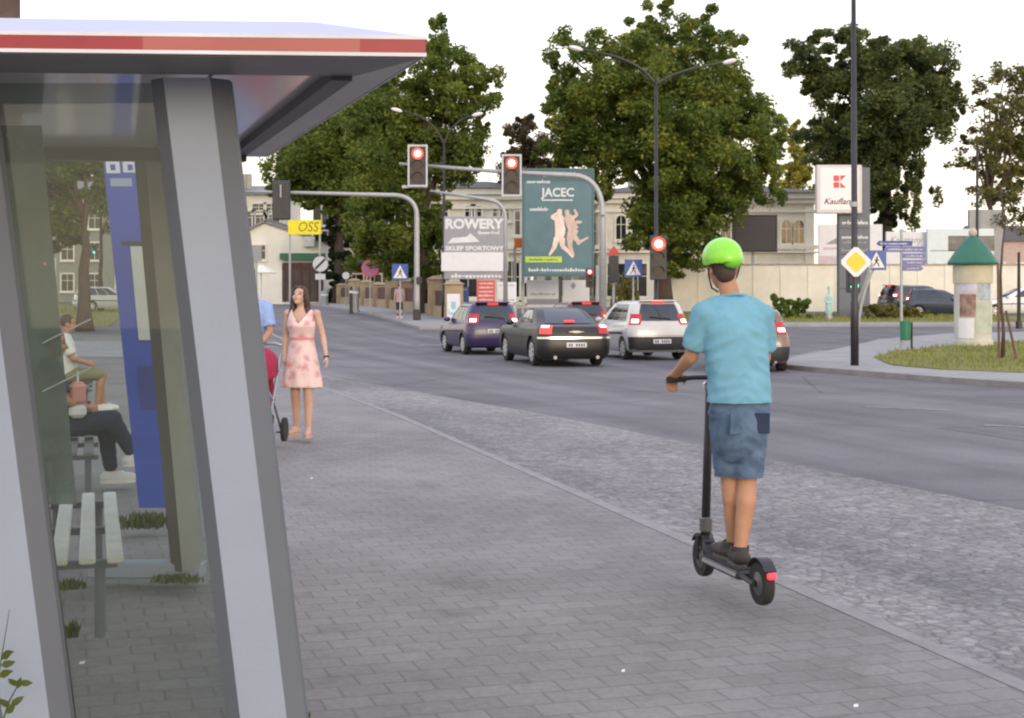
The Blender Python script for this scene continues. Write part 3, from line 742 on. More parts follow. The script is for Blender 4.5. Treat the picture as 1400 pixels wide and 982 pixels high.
# low fence with sandstone pillars along the far pavement
t = thing('fence', 'low fence of sandstone pillars with dark red boards along the far pavement', 'fence', (rk(72) + 3.1, 72, gz(72)))
ys = [72, 77, 82, 87.5, 93.5, 100, 107, 115, 124, 134]
for i, y in enumerate(ys):
    xx = rk(y) + 3.15; z = gz(y); h = 1.75 + .2 * math.sin(i * 2.1)
    p = MB(); p.box((xx - t.location.x, y - 72, z - t.location.z + h / 2), (.9, .9, h + .1), bev=.03)
    pl = p.build('pillar', M_SAND, t)
    c = MB(); c.prism([(xx - t.location.x + sx_ * .55, y - 72 + sy_ * .55) for sx_, sy_ in ((-1, -1), (1, -1), (1, 1), (-1, 1))], z - t.location.z + h + .052, z - t.location.z + h + .24, [(xx - t.location.x + sx_ * .2, y - 72 + sy_ * .2) for sx_, sy_ in ((-1, -1), (1, -1), (1, 1), (-1, 1))])
    c.build('cap', M_SAND, pl)
    if i < len(ys) - 1:
        y2 = ys[i + 1]; A = Vector((xx - t.location.x, y - 72 + .46, z - t.location.z)); B = Vector((rk(y2) + 3.15 - t.location.x, y2 - 72 - .46, gz(y2) - t.location.z))
        d = (B - A); yaw = math.atan2(d.y, d.x)
        m = MB(); c = (A + B) / 2
        m.box(c + Vector((0, 0, .3)), (d.length, .4, .7), (0, 0, yaw)); m.build('plinth', M_SAND, t)
        m = MB(); m.box(c + Vector((0, 0, 1.05)), (d.length, .1, .78), (0, 0, yaw)); m.build('board_panel', M_FBRICK, t)
# ================================================================== SIGNALS, SIGNS, BILLBOARDS, LAMPS
M_GALV = mat('galvanised steel', (.36, .37, .37), .5, .35, var=.12, vscale=5)
M_BLACKPOLE = mat('black painted steel', (.025, .022, .025), .45, var=.3)
M_DARKGREY = mat('dark grey housing', (.035, .035, .038), .5, var=.2)
M_BORDER = mat('pale grey border', (.50, .50, .52), .5)
M_LENS_OFF = mat('unlit lens', (.022, .014, .016), .25)
M_RED = mat('red signal lens', (.5, .02, .01), .3, emit=(1, .035, .02), estr=4.5)
M_REDHOT = mat('red signal core', (.8, .3, .25), .3, emit=(1, .62, .55), estr=5)
M_GREENL = mat('green signal lens', (.02, .5, .3), .3, emit=(.1, 1, .6), estr=2.5)
M_BLUE = mat('sign blue', (.030, .085, .30), .4, var=.08)
M_SIGNW = mat('sign white', (.68, .68, .68), .4, var=.04)
M_YEL = mat('sign yellow', (.78, .52, .02), .4, var=.05)
M_SIGNRED = mat('sign red', (.45, .04, .05), .4)
M_SIGNBACK = mat('sign back grey', (.30, .31, .32), .5, .4)
M_INK = mat('black ink', (.03, .03, .035), .6)

def disc(r, y0, y1, c=(0, 0), n=20):
    return MB().slab([(c[0] + r * math.cos(2 * math.pi * k / n), c[1] + r * math.sin(2 * math.pi * k / n)) for k in range(n)], y0, y1)
def signal_head(parent, x, y, z, w, h, lit='red', border=True, dark=False):
    """front faces -Y; x, y, z = centre, local to the parent"""
    hd = MB().box((x, y, z), (w * .84, .3, h * .94), bev=.03).build('signal_head', M_DARKGREY, parent)
    if border:
        b = MB(); t_ = w * .09
        for sx_ in (-1, 1): b.box((x + sx_ * (w / 2 - t_ / 2), y - .12, z), (t_, .06, h))
        for sz_ in (-1, 1): b.box((x, y - .121, z + sz_ * (h / 2 - t_ / 2)), (w - 2 * t_ + .002, .06, t_))
        b.build('backboard_frame', M_BORDER, hd)
    r = w * .27
    for k, nm in enumerate(('red', 'amber', 'green')):
        zz = z + (1 - k) * h * .29
        on = nm == lit
        lm = (M_RED if nm == 'red' else M_GREENL) if on else M_LENS_OFF
        ln = disc(r, y - .17, y - .14, (x, zz)).build('lens', lm, hd)
        if on and nm == 'red': disc(r * .58, y - .178, y - .171, (x, zz)).build('lamp_core', M_REDHOT, ln)
        v = MB()
        seg = 10
        for q in range(seg):
            a0, a1 = math.pi * q / seg, math.pi * (q + 1) / seg
            P = []
            for a in (a0, a1):
                for rr in (r * 1.04, r * 1.12):
                    for yy in (y - .15, y - .32): P.append((x + rr * math.cos(a), yy, zz + rr * math.sin(a)))
            v.add(P, [(0, 1, 5, 4), (2, 6, 7, 3), (1, 3, 7, 5), (0, 4, 6, 2), (0, 2, 3, 1), (4, 5, 7, 6)])
        v.build('visor', M_DARKGREY, hd)
    return hd
def arc_pts(p0, p1, p2, n=10):
    p0, p1, p2 = Vector(p0), Vector(p1), Vector(p2)
    return [p0.lerp(p1, k / n).lerp(p1.lerp(p2, k / n), k / n) for k in range(n + 1)]

# --- mast arm reaching left, seen against the ivy tree
Y = 70.5; x = PX(570, Y); zb = gz(Y) + .11
t = thing('traffic_light', 'grey curved mast arm reaching left to a traffic light seen from behind', 'traffic light', (x, Y, zb), 0, 'traffic lights on curved mast arms')
ztop = PZ(267, Y) - zb; xl = PX(328, Y) - x
MB().tube([(0, 0, 0), (0, 0, 1.0), (0, 0, ztop - 1.1)] + arc_pts((0, 0, ztop - 1.05), (0, 0, ztop - .05), (-1.1, 0, ztop))[1:] + [(xl * .5, 0, ztop + .08), (xl, 0, ztop + .18)], [.14, .14, .12] + [.11] * 10 + [.09, .07], 12).build('mast', M_GALV, t, smooth=True)
hd = MB().box((PX(385, Y) - x, -.05, PZ(274, Y) - zb), (.85, .32, 1.9), bev=.05).build('signal_head', M_DARKGREY, t)
MB().box((PX(385, Y) - x, -.28, PZ(262, Y) - zb), (.06, .1, .6)).build('bracket', M_GALV, hd)
MB().box((.12, -.15, 1.9), (.25, .2, .35), bev=.03).build('push_button_box', M_BLACKPOLE, t)
MB().box((0, 0, .25), (.36, .36, .5), bev=.04).build('base', M_BLACKPOLE, t)

# --- mast arm with two red heads in front of the teal poster
Y = 57; x = PX(824, Y); zb = gz(Y) + .11
t = thing('traffic_light', 'tall curved mast arm carrying two red traffic lights in front of the teal poster', 'traffic light', (x, Y, zb), 0, 'traffic lights on curved mast arms')
zt = PZ(240, Y) - zb
MB().tube([(0, 0, 0), (0, 0, PZ(300, Y) - zb)] + arc_pts((0, 0, PZ(296, Y) - zb), (0, 0, zt - .1), (PX(785, Y) - x, 0, zt), 10)[1:] + [(PX(700, Y) - x, 0, PZ(236, Y) - zb), (PX(546, Y) - x, 0, PZ(224, Y) - zb)], [.15, .12] + [.11] * 10 + [.085, .055], 12).build('mast', M_GALV, t, smooth=True)
for px, py in ((572, 228), (699.5, 241)):
    signal_head(t, PX(px, Y) - x, -.3, PZ(py, Y) - zb, 27 / 2000 * Y, 57 / 2000 * Y)
MB().box((PX(567, Y) - x, -.2, PZ(256, Y) - zb), (.95, .1, .1)).build('bracket', M_BORDER, t)
MB().box((.0, -.16, PZ(290, Y) - zb), (.2, .2, .3), bev=.03).build('camera_box', M_GALV, t)
MB().box((0, 0, .3), (.4, .4, .6), bev=.04).build('base', M_GALV, t)

# --- thinner mast behind the bicycle shop billboard
Y = 66; x = PX(691, Y); zb = gz(Y) + .11
t = thing('traffic_light', 'slim curved mast arm standing between the bicycle board and teal poster', 'traffic light', (x, Y, zb), 0, 'traffic lights on curved mast arms')
zt = PZ(276, Y) - zb
MB().tube([(0, 0, 0), (0, 0, PZ(305, Y) - zb)] + arc_pts((0, 0, PZ(302, Y) - zb), (0, 0, zt), (PX(668, Y) - x, 0, PZ(273, Y) - zb), 8)[1:] + [(PX(588, Y) - x, 0, PZ(261, Y) - zb)], [.11, .09] + [.085] * 8 + [.05], 10).build('mast', M_GALV, t, smooth=True)
MB().box((0, 0, .25), (.32, .32, .5), bev=.03).build('base', M_GALV, t)

# --- double armed street lamp with the near red light on its pole
def double_lamp(label, px, Y, py_fork, arms, r=.09, base=.11):
    x = PX(px, Y); zb = gz(Y) + base
    t = thing('street_lamp', label, 'street lamp', (x, Y, zb), 0, 'tall black street lamps')
    MB().tube([(0, 0, 0), (0, 0, 1.2), (0, 0, 1.25), (0, 0, PZ(py_fork, Y) - zb)], [r * 1.5, r * 1.45, r, r * .7], 10).build('pole', M_BLACKPOLE, t, smooth=True)
    for ax, ay in arms:
        p0 = Vector((0, 0, PZ(py_fork + 10, Y) - zb)); p2 = Vector((PX(ax, Y) - x, 0, PZ(ay, Y) - zb)); s = 1 if p2.x > 0 else -1
        p1 = Vector((p2.x * .18, 0, p2.z - .35))
        MB().tube(arc_pts(p0, p1, p2, 10), [r * .6] * 8 + [r * .45] * 3, 8).build('arm', M_BLACKPOLE, t, smooth=True)
        MB().ell(p2 + Vector((s * .28, 0, .05)), (.30, .13, .10), (0, -s * .25, 0)).build('lamp_head', M_SIGNW, t, smooth=True)
    return t
t = double_lamp('tall black double armed street lamp in front of the big maple', 897, 59, 108, ((797, 68), (988, 86)))
t2 = thing('traffic_light', 'glowing red traffic light on the lamp pole left of the green helmet', 'traffic light', (PX(900, 58.6), 58.6, PZ(362, 58.6)), 0, 'traffic lights on posts')
signal_head(t2, 0, 0, .28, .78, 1.9, border=False)
for ch in t2.children[0].children:
    if ch.name.startswith('lens') and ch.children: ch.scale = (1.25, 1, 1.25); ch.location.x = 0; ch.location.z = -.25 * (.28 + 1.9 * .29)
MB().box((-.06, .34, .28), (.1, .4, .1)).build('bracket', M_BLACKPOLE, t2)
double_lamp('black street lamp with curved arms rising among the left trees', 607, 74, 190, ((550, 152), (645, 158)), .085)
# thick black post at the right, its top outside the picture
Y = 35.3; x = PX(1168.5, Y); zb = gz(Y) + .11
t = thing('street_lamp', 'thick black lamp post carrying the yellow diamond sign', 'street lamp', (x, Y, zb), 0, 'tall black street lamps')
MB().tube([(0, 0, 0), (0, 0, 1.5), (0, 0, 1.55), (-.03, 0, 9.6)], [.10, .10, .085, .055], 12).build('pole', M_BLACKPOLE, t, smooth=True)
MB().tube(arc_pts((-.03, 0, 9.5), (-.03, 0, 10.3), (-1.5, 0, 10.5)), .045, 8).build('arm', M_BLACKPOLE, t, smooth=True)
MB().ell((-1.8, 0, 10.5), (.4, .17, .12)).build('lamp_head', M_SIGNW, t, smooth=True)
MB().lathe([(.1, 0), (.1, .12)], (-.02, 0, PZ(283, Y) - zb), 12).build('clamp', M_GALV, t)
# priority diamond
z = PZ(358.5, Y); hw = .40
def rounded_diamond(r, k=.12):
    P = []
    for i in range(4):
        a = math.pi / 2 * i - math.pi / 2; c = Vector((math.cos(a), math.sin(a))) * r
        n = Vector((math.cos(a + math.pi / 2), math.sin(a + math.pi / 2)))
        p = Vector((math.cos(a - math.pi / 2), math.sin(a - math.pi / 2)))
        P += [tuple(c.lerp(p * r, k)), tuple(c.lerp(n * r, k))]
    return P
t = thing('road_sign', 'yellow and white diamond priority sign on the thick black post', 'road sign', (x, Y - .14, z), 0, 'road signs')
MB().slab(rounded_diamond(hw), 0, .02).build('plate', M_SIGNW, t)
MB().slab(rounded_diamond(hw * .66), -.006, -.001).build('yellow_field', M_YEL, t)
MB().box((0, .035, 0), (.08, .03, .5)).build('bracket', M_GALV, t)
# green light behind the diamond
t = thing('traffic_light', 'dark traffic light with a green lamp peeping out behind the diamond sign', 'traffic light', (PX(1169, 36.4), 36.4, PZ(376, 36.4)), 0, 'traffic lights on posts')
signal_head(t, -.05, 0, 0, .36, .95, lit='green', border=False)
MB().tube([(0.02, .12, -gz(0) - PZ(376, 36.4) + gz(36.4) - .02), (.02, .12, .4)], .05, 8).build('pole', M_GALV, t)
MB().tube([(-.0, .1, -.9), (.45, .1, .3)], .03, 8).build('brace', M_GALV, t)

def walker(parent, y, w, z0=0):
    """pedestrian crossing sign face: white triangle and walking figure"""
    MB().slab([(-w * .42, z0 - w * .38), (w * .42, z0 - w * .38), (0, z0 + w * .42)], y - .008, y - .002).build('white_triangle', M_SIGNW, parent)
    m = MB(); k = w * .36; y0, y1 = y - .014, y - .009
    def limb(a, b, ww):
        a, b = Vector(a) * k, Vector(b) * k; d = (b - a).normalized(); n = Vector((-d.y, d.x)) * ww * k
        pp = [a - n, b - n, b + n, a + n]; m.slab([(p.x, p.y + z0 - w * .03) for p in pp], y0, y1)
    limb((.05, .35), (0, -.1), .13); limb((0, -.1), (.3, -.5), .07); limb((.3, -.5), (.35, -.85), .06); limb((0, -.1), (-.25, -.5), .07); limb((-.25, -.5), (-.55, -.8), .06)
    limb((.05, .3), (.38, .0), .05); limb((.05, .3), (-.25, -.05), .05)
    n = 10; m.slab([(.08 * k + .13 * k * math.cos(2 * math.pi * i / n), z0 - w * .03 + .52 * k + .13 * k * math.sin(2 * math.pi * i / n)) for i in range(n)], y0, y1)
    m.build('walking_figure', M_INK, parent)
def crossing_sign(label, px, py, wpx, Y, post=True, base=.11):
    x, z = PX(px, Y), PZ(py, Y); zb = gz(Y) + base; w = wpx / 2000 * Y
    t = thing('road_sign', label, 'road sign', (x, Y, zb), 0, 'road signs'); zz = z - zb
    pl = MB().box((0, 0, zz), (w, .03, w)).build('plate', M_BLUE, t)
    sub = bpy.data.objects.new('face', None)
    walker(t, -.015, w, zz)
    if post: MB().tube([(0, .06, 0), (0, .06, zz + w * .5)], .035, 8).build('post', M_GALV, t)
    return t
crossing_sign('blue pedestrian crossing sign between the maple trunk and the mast arm', 866, 367, 24, 60)
crossing_sign('blue pedestrian crossing sign beside the pedestrian under the left trees', 547, 372, 22, 71)
t = crossing_sign('blue pedestrian crossing sign on a bent arm right of the diamond sign', 1198, 356, 27, 40, False)
MB().tube(arc_pts((PX(1172, 40) - t.location.x, .05, 0), (PX(1172, 40) - t.location.x, .05, PZ(410, 40) - t.location.z), (.0, .05, PZ(362, 40) - t.location.z), 8), .035, 8).build('post', M_GALV, t)

def round_sign(label, px, py, d, Y, base=.11, kind='nostop', post_to=None):
    x, z = PX(px, Y), PZ(py, Y); zb = gz(Y) + base; r = d / 4000 * Y
    t = thing('road_sign', label, 'road sign', (x, Y, zb), 0, 'road signs'); zz = z - zb
    if kind == 'nostop':
        disc(r, -.01, .02, (0, zz)).build('plate', M_SIGNRED, t); disc(r * .8, -.016, -.011, (0, zz)).build('blue_field', mat('violet blue sign', (.16, .10, .32), .4), t)
        for s in (-1, 1):
            a = Vector((-s * r * .57, -r * .57)); b = -a; n = Vector((b.y, -b.x)).normalized() * r * .09
            q = [a - n, b - n, b + n, a + n]
            if s < 0: q = q[::1]
            MB().slab([(p.x, p.y + zz) for p in q], -.022 - .006 * (s > 0), -.017 - .006 * (s > 0)).build('red_bar', M_SIGNRED, t)
    elif kind == 'end':
        disc(r, -.01, .02, (0, zz)).build('plate', M_INK, t); disc(r * .92, -.016, -.011, (0, zz)).build('white_field', M_SIGNW, t)
        a = Vector((-r * .6, -r * .6)); b = -a; n = Vector((b.y, -b.x)).normalized() * r * .13
        MB().slab([(p.x, p.y + zz) for p in (a - n, b - n, b + n, a + n)], -.022, -.017).build('black_bar', M_INK, t)
        MB().box((0, 0, zz - r - .3), (r * 1.2, .03, .4)).build('supplement_plate', M_SIGNW, t)
    else:
        disc(r, -.01, .03, (0, zz)).build('plate', M_SIGNW, t)
    MB().tube([(0, .05, 0), (0, .05, zz + r * .8)], .035, 8).build('post', M_GALV, t)
round_sign('round blue and red no stopping sign in front of the low fence', 506, 367, 24, 78)
round_sign('round white sign with a black diagonal bar before the shop', 438, 361, 23, 100, kind='end')
round_sign('small round white mirror plate against the ivy covered trunk', 473, 377, 10, 96, kind='plain')

def bollard(label, px, py0, py1, Y, m, r=.09):
    zb = gz(Y) + .1; h = PZ(py0, Y) - zb
    t = thing('bollard', label, 'bollard', (PX(px, Y), Y, zb), 0, 'bollards along the far pavement')
    MB().lathe([(r * 1.3, 0), (r * 1.3, .12), (r, .14), (r, h - .1), (r * .6, h)], n=12).build('post', m, t, smooth=False)
    MB().lathe([(r * 1.03, h - .35), (r * 1.03, h - .22)], n=12).build('band', M_SIGNW, t)
bollard('dark thin bollard in front of the fence under the no stopping sign', 480, 392, 425, 79, M_BLACKPOLE)
bollard('pale stone bollard beside the dark bollard before the fence', 486, 393, 423, 82, M_SIGNBACK, .2)
bollard('pale low bollard before the fence left of the ivy trunk', 443, 398, 414, 110, M_SIGNBACK, .3)

def post_signal(label, px, pyc, hpx, Y, lit, base=.11, top=None):
    zb = gz(Y) + base; h = hpx / 2000 * Y; z = PZ(pyc, Y) - zb
    t = thing('traffic_light', label, 'traffic light', (PX(px, Y), Y, zb), 0, 'traffic lights on posts')
    signal_head(t, -.22 if lit else 0, 0, z, h * .42, h, lit=lit, border=False)
    MB().tube([(.1, .1, 0), (.1, .1, z + h * .6)], .06, 8).build('pole', M_GALV, t)
post_signal('small red post mounted traffic light at the lower right corner of the teal poster', 813, 380, 28, 62, 'red')
t = thing('traffic_light', 'dark traffic light turned away beside the thick mast behind the silver car', 'traffic light', (PX(839, 63), 63, gz(63) + .11), 0, 'traffic lights on posts')
MB().box((0, -.05, PZ(368, 63) - t.location.z), (.42, .3, 1.15), bev=.03).build('signal_head', M_DARKGREY, t)
MB().slab([(-.3, PZ(349, 63) - t.location.z), (.3, PZ(349, 63) - t.location.z), (0, PZ(336, 63) - t.location.z)], -.1, -.08).build('warning_plate', M_SIGNRED, t)
MB().tube([(0, .12, 0), (0, .12, PZ(338, 63) - t.location.z)], .055, 8).build('pole', M_GALV, t)
post_signal('red traffic light seen through the left side of the bus shelter glass', 71, 369, 28, 58, 'red', 0)
post_signal('distant green traffic light between the tree trunk and the blue pillar', 134, 341, 14, 100, 'green', 0)

# ------------------------------------------------------------------ billboards and boards
M_TEAL = mat('teal poster print', (.055, .125, .155), .5, var=.25, vscale=.9, col2=(.085, .175, .21))
M_TEALD = mat('dark teal print', (.04, .10, .125), .5)
M_PAPER = mat('white poster paper', (.66, .67, .70), .6, var=.05)
M_LIME = mat('lime print', (.42, .58, .05), .5)
M_FIG = mat('pale skin print', (.72, .57, .51), .6, var=.25, vscale=2)
M_FIG2 = mat('shaded skin print', (.56, .42, .37), .6, var=.2, vscale=2)
M_GREYB = mat('mid grey board', (.27, .28, .31), .6, var=.08)
M_LETTER = mat('faded white lettering', (.62, .64, .66), .6)
M_REDB = mat('red board', (.55, .09, .08), .6, var=.1)
M_ORANGE = mat('orange sheet', (.65, .15, .03), .6)
M_NAVY = mat('navy board', (.03, .07, .22), .6, var=.15)
M_YELB = mat('yellow banner', (.78, .68, .02), .55, var=.08)
M_LAV = mat('pale mauve print', (.55, .45, .50), .6)
M_CYAN = mat('pale blue print', (.30, .50, .62), .6, var=.3, vscale=2)
def R_(px0, py0, px1, py1, Y): return (PX(px0, Y) + PX(px1, Y)) / 2, (PZ(py0, Y) + PZ(py1, Y)) / 2, (px1 - px0) / 2000 * Y, (py1 - py0) / 2000 * Y
def squiggle(parent, name, x0, x1, z, h, y, m, n=14):
    n = max(n, 14)
    """a row of small unreadable letter shapes"""
    b = MB(); w = (x1 - x0) / n
    for i in range(n):
        if random.random() < .12: continue
        xx = x0 + (i + .5) * w; hh = h * random.choice((.6, .6, .65, 1.0)); b.box((xx, y, z + (hh - h) / 2), (w * random.uniform(.35, .75), .006, hh))
    b.box(((x0 + x1) / 2, y + .001, z - h * .1), ((x1 - x0) * .97, .003, h * .2))
    return b.build(name, m, parent)
def board(name, label, cat, px0, py0, px1, py1, Y, m, thick=.12, legs=(), legm=None, base=.11, group='advertising boards', frame=None):
    x, z, w, h = R_(px0, py0, px1, py1, Y); zb = gz(Y) + base
    t = thing(name, label, cat, (x, Y, zb), 0, group); t['zz'] = z - zb; del t['zz']
    MB().box((0, 0, z - zb), (w, thick, h), bev=.02).build('panel', m, t)
    for lx in legs: MB().box((PX(lx, Y) - x, thick * .5 + .061, (z - h * .4 - zb) / 2), (.16, .12, z - h * .4 - zb)).build('leg', legm or M_GALV, t)
    if frame:
        f = MB(); k = .09
        for s in (-1, 1): f.box((s * (w / 2 + k / 2), 0, z - zb), (k, thick + .05, h + 2 * k)); f.box((0, 0, z - zb + s * (h / 2 + k / 2)), (w, thick + .05, k))
        f.build('frame', frame, t)
    return t, x, z - zb, w, h, zb
# teal poster
Y = 76
t, x, z, w, h, zb = board('billboard', 'tall teal poster board with pale dancing figures and white lettering', 'billboard', 716, 233, 810, 376, Y, M_TEAL, .25, (766,), M_BLACKPOLE, frame=mat('teal steel frame', (.07, .12, .14), .5))
def lx(px): return PX(px, Y) - x
def lz(py): return PZ(py, Y) - zb
yf = -.131
MB().box((lx(763), yf, lz(241)), (w * .98, .006, .55)).build('dark_band', M_TEALD, t)
text('lettering', 'JACEC', .62, M_LETTER, t, (lx(762), yf - .004, lz(264)), bold=.014, width=1.72)
squiggle(t, 'small_lettering', lx(742), lx(772), lz(240), .18, yf - .006, M_LETTER, 9)
squiggle(t, 'small_lettering', lx(720), lx(752), lz(248.5), .2, yf - .008, M_LETTER, 10)
MB().box((lx(762), yf, lz(274)), (1.6, .006, .06)).build('underline', M_LETTER, t)
squiggle(t, 'small_lettering', lx(724), lx(750), lz(286), .22, yf, M_LETTER, 7)
MB().box((lx(743), yf - .002, lz(355)), (1.9, .006, .3)).build('lime_band', M_LIME, t)
squiggle(t, 'small_lettering', lx(722), lx(763), lz(355), .1, yf - .007, M_TEALD, 16)
squiggle(t, 'small_lettering', lx(722), lx(800), lz(369), .18, yf, M_LETTER, 22)
def print_limbs(name, limbs, m, y):
    b = MB(); k = 0
    for pts, ws in limbs:
        for i in range(len(pts) - 1):
            a = Vector((lx(pts[i][0]), lz(pts[i][1]))); c = Vector((lx(pts[i + 1][0]), lz(pts[i + 1][1])))
            d = (c - a).normalized(); n = Vector((-d.y, d.x)); wa, wc = ws[i] / 2000 * Y, ws[i + 1] / 2000 * Y
            k += 1
            b.slab([tuple(q) for q in (a - n * wa, c - n * wc, c + d * wc * .4, c + n * wc, a + n * wa, a - d * wa * .4)], y - .0006 * k, y + .005)
    b.build(name, m, t)
print_limbs('printed_figure', [(((764, 296), (766, 316), (764, 327)), (6, 7, 5.5)), (((765, 287), (765, 295)), (3.2, 3)), (((761, 301), (754, 297), (763, 291)), (2.4, 2, 1.5)), (((761, 326), (758, 338), (751, 349)), (4, 3, 1.3)), (((768, 326), (769, 337), (777, 344), (783, 352)), (4.4, 3.2, 2.4, 1.4))], M_FIG, yf - .004)
print_limbs('printed_figure', [(((776, 296), (784, 314), (780, 326)), (6, 7, 5.5)), (((775, 288), (776, 296)), (3, 2.8)), (((782, 299), (789, 294), (785, 287)), (2.4, 2, 1.4)), (((788, 304), (795, 304)), (2.4, 1.5)), (((779, 325), (779, 337), (784, 350)), (4.4, 3, 1.6)), (((785, 324), (792, 332), (789, 333), (804, 325)), (4, 2.6, 2.4, 1.2))], M_FIG2, yf - .010)

# bicycle shop board
Y = 73
t, x, z, w, h, zb = board('billboard', 'grey bicycle shop billboard with large white letters over a white strip', 'billboard', 607, 296, 692, 382, Y, M_GREYB, .2, (612, 686), M_GALV)
yf = -.105
me_w = (689 - 609) / 2000 * Y
text('lettering', 'ROWERY', .66, M_LETTER, t, (lx(649), yf, lz(307)), bold=.03, width=me_w)
squiggle(t, 'small_lettering', lx(653), lx(683), lz(318), .2, yf, M_LETTER, 9)
b = MB(); b.slab([(lx(612), lz(333)), (lx(656), lz(331)), (lx(652), lz(327)), (lx(643), lz(319)), (lx(638), lz(324)), (lx(618), lz(326))], yf - .006, yf - .001); b.build('white_emblem', M_LETTER, t)
text('lettering', 'SKLEP SPORTOWY', .3, M_LETTER, t, (lx(649), yf, lz(340)), bold=.012, width=me_w)
MB().box((lx(649), -.03, lz(358)), ((695 - 604) / 2000 * Y, .24, .94)).build('white_strip', M_PAPER, t)
squiggle(t, 'small_lettering', lx(616), lx(686), lz(377), .24, yf, M_LETTER, 14)
# smaller boards in front of the building
def small(label, px0, py0, px1, py1, Y, m, legs, rows=0, ink=None, cat='board', name='notice_board'):
    global x, zb
    t, x, z, w, h, zb = board(name, label, cat, px0, py0, px1, py1, Y, m, .07, legs, M_GALV)
    for i in range(rows): squiggle(t, 'small_lettering', -w * .4, w * .4, z + h * (.36 - .72 * i / max(1, rows - 1)) if rows > 1 else z, h * .09, -.04, ink or M_LETTER, 9)
    return t, x, z, w, h, zb
small('red notice board with pale lines of lettering behind the purple car', 652, 383, 677, 414, 72, M_REDB, (655, 674), 5, M_LETTER)
small('white notice board beside the red board behind the purple car', 679, 386, 706, 414, 72.4, M_PAPER, (682, 704), 2, M_GREYB)
small('navy blue board low behind the purple car', 614, 392, 641, 418, 72.6, M_NAVY, (617, 639), 2, M_LETTER)
t, x, z, w, h, zb = small('white poster stand with pale blue print left of the purple car', 611, 402, 629, 438, 70, M_PAPER, (613, 627))
MB().box((0, -.04, z - .05), (w * .8, .008, h * .5)).build('blue_print', M_CYAN, t)
text('lettering', 'U', .75, M_PAPER, t, (0, -.047, z), bold=.03)
small('orange sheet hung between the bicycle board and the teal poster', 703, 326, 716, 339, 78, M_ORANGE, (704, 715), name='sign_board', cat='sign')
t, x, z, w, h, zb = small('wide white fence board under the teal poster, left half', 720, 383, 764, 421, 79, M_PAPER, (722, 762), 1, M_GREYB)
MB().box((0, -.041, z - h * .28), (w * .98, .006, h * .2)).build('grey_stripe', M_GREYB, t)
t, x, z, w, h, zb = small('white board with a small black emblem under the teal poster, right half', 769, 383, 806, 421, 79.3, M_PAPER, (771, 804))
MB().slab([(-.3, z + .45), (-.15, z + .25), (0, z + .45), (-.15, z + .65)], -.045, -.038).build('emblem', M_GREYB, t)
# yellow banner between the trees
t, x, z, w, h, zb = board('banner', 'bright yellow shop banner with dark outlined letters beside the ivy tree', 'banner', 394, 301, 439, 321, 122, M_YELB, .15, (396, 437))
text('lettering', 'OSS', 1.15, mat('olive lettering', (.22, .17, .01), .6), t, (.35, -.08, z), shear=.2, width=1.7)
small('plain grey back of a road sign before the white gabled shop', 342, 336, 358, 357, 98, M_SIGNBACK, (350,), cat='sign', name='sign_board')
# black LED screen
Y = 91
t, x, z, w, h, zb = board('display_screen', 'large black display screen switched off on a post behind the cream wall', 'screen', 1003, 296, 1060, 343, Y, mat('black screen', (.022, .02, .028), .55, var=.2), .35, (1030,), M_GREYB, frame=M_INK)
# white boards above the wall at the right
Y = 92
t, x, z, w, h, zb = board('billboard', 'white billboard with a dark triangle and mauve foot left of the grey pylon', 'billboard', 1119, 307, 1206, 361, Y, M_PAPER, .2, (1130, 1200), M_GALV)
MB().slab([(lx(1128), lz(334)), (lx(1148), lz(334)), (lx(1150), lz(322))], -.106, -.101).build('triangle_print', M_GREYB, t)
MB().box((lx(1135), -.104, lz(340)), (.9, .006, .14)).build('stripe', M_LAV, t)
MB().box((lx(1162), -.104, lz(355)), (w * .98, .006, .45)).build('mauve_stripe', M_LAV, t)
t, x, z, w, h, zb = board('billboard', 'white board with grey handwriting behind the blue direction signs', 'billboard', 1211, 317, 1266, 362, Y + .5, M_PAPER, .2, (1216, 1260), M_GALV)
text('lettering', 'Kasztany', .62, M_GREYB, t, (0, -.105, z + .5), shear=.35, width=w * .82)
t, x, z, w, h, zb = board('billboard', 'big pale billboard with a dark landscape picture above the parked cars', 'billboard', 1267, 313, 1358, 364, Y, mat('pale cyan paper', (.60, .68, .70), .6, var=.05), .25, (1275, 1350), M_GALV)
MB().box((lx(1327), -.13, lz(333)), (2.9, .008, .95)).build('picture', mat('printed photograph', (.06, .055, .05), .6, var=.5, vscale=1.4, col2=(.24, .23, .20)), t)
MB().box((lx(1310), -.131, lz(343)), (3.6, .006, .07)).build('underline', M_GREYB, t)
t, x, z, w, h, zb = board('billboard', 'back of a grey panelled billboard standing taller than its neighbours', 'billboard', 1324, 287, 1371, 364, 95, mat('grey sheet panels', (.33, .33, .32), .7, var=.1), .3, (1330, 1365), M_BLACKPOLE)
for q in (-.17, .17): MB().box((w * q, -.16, z), (.08, .04, h)).build('rib', M_GREYB, t)

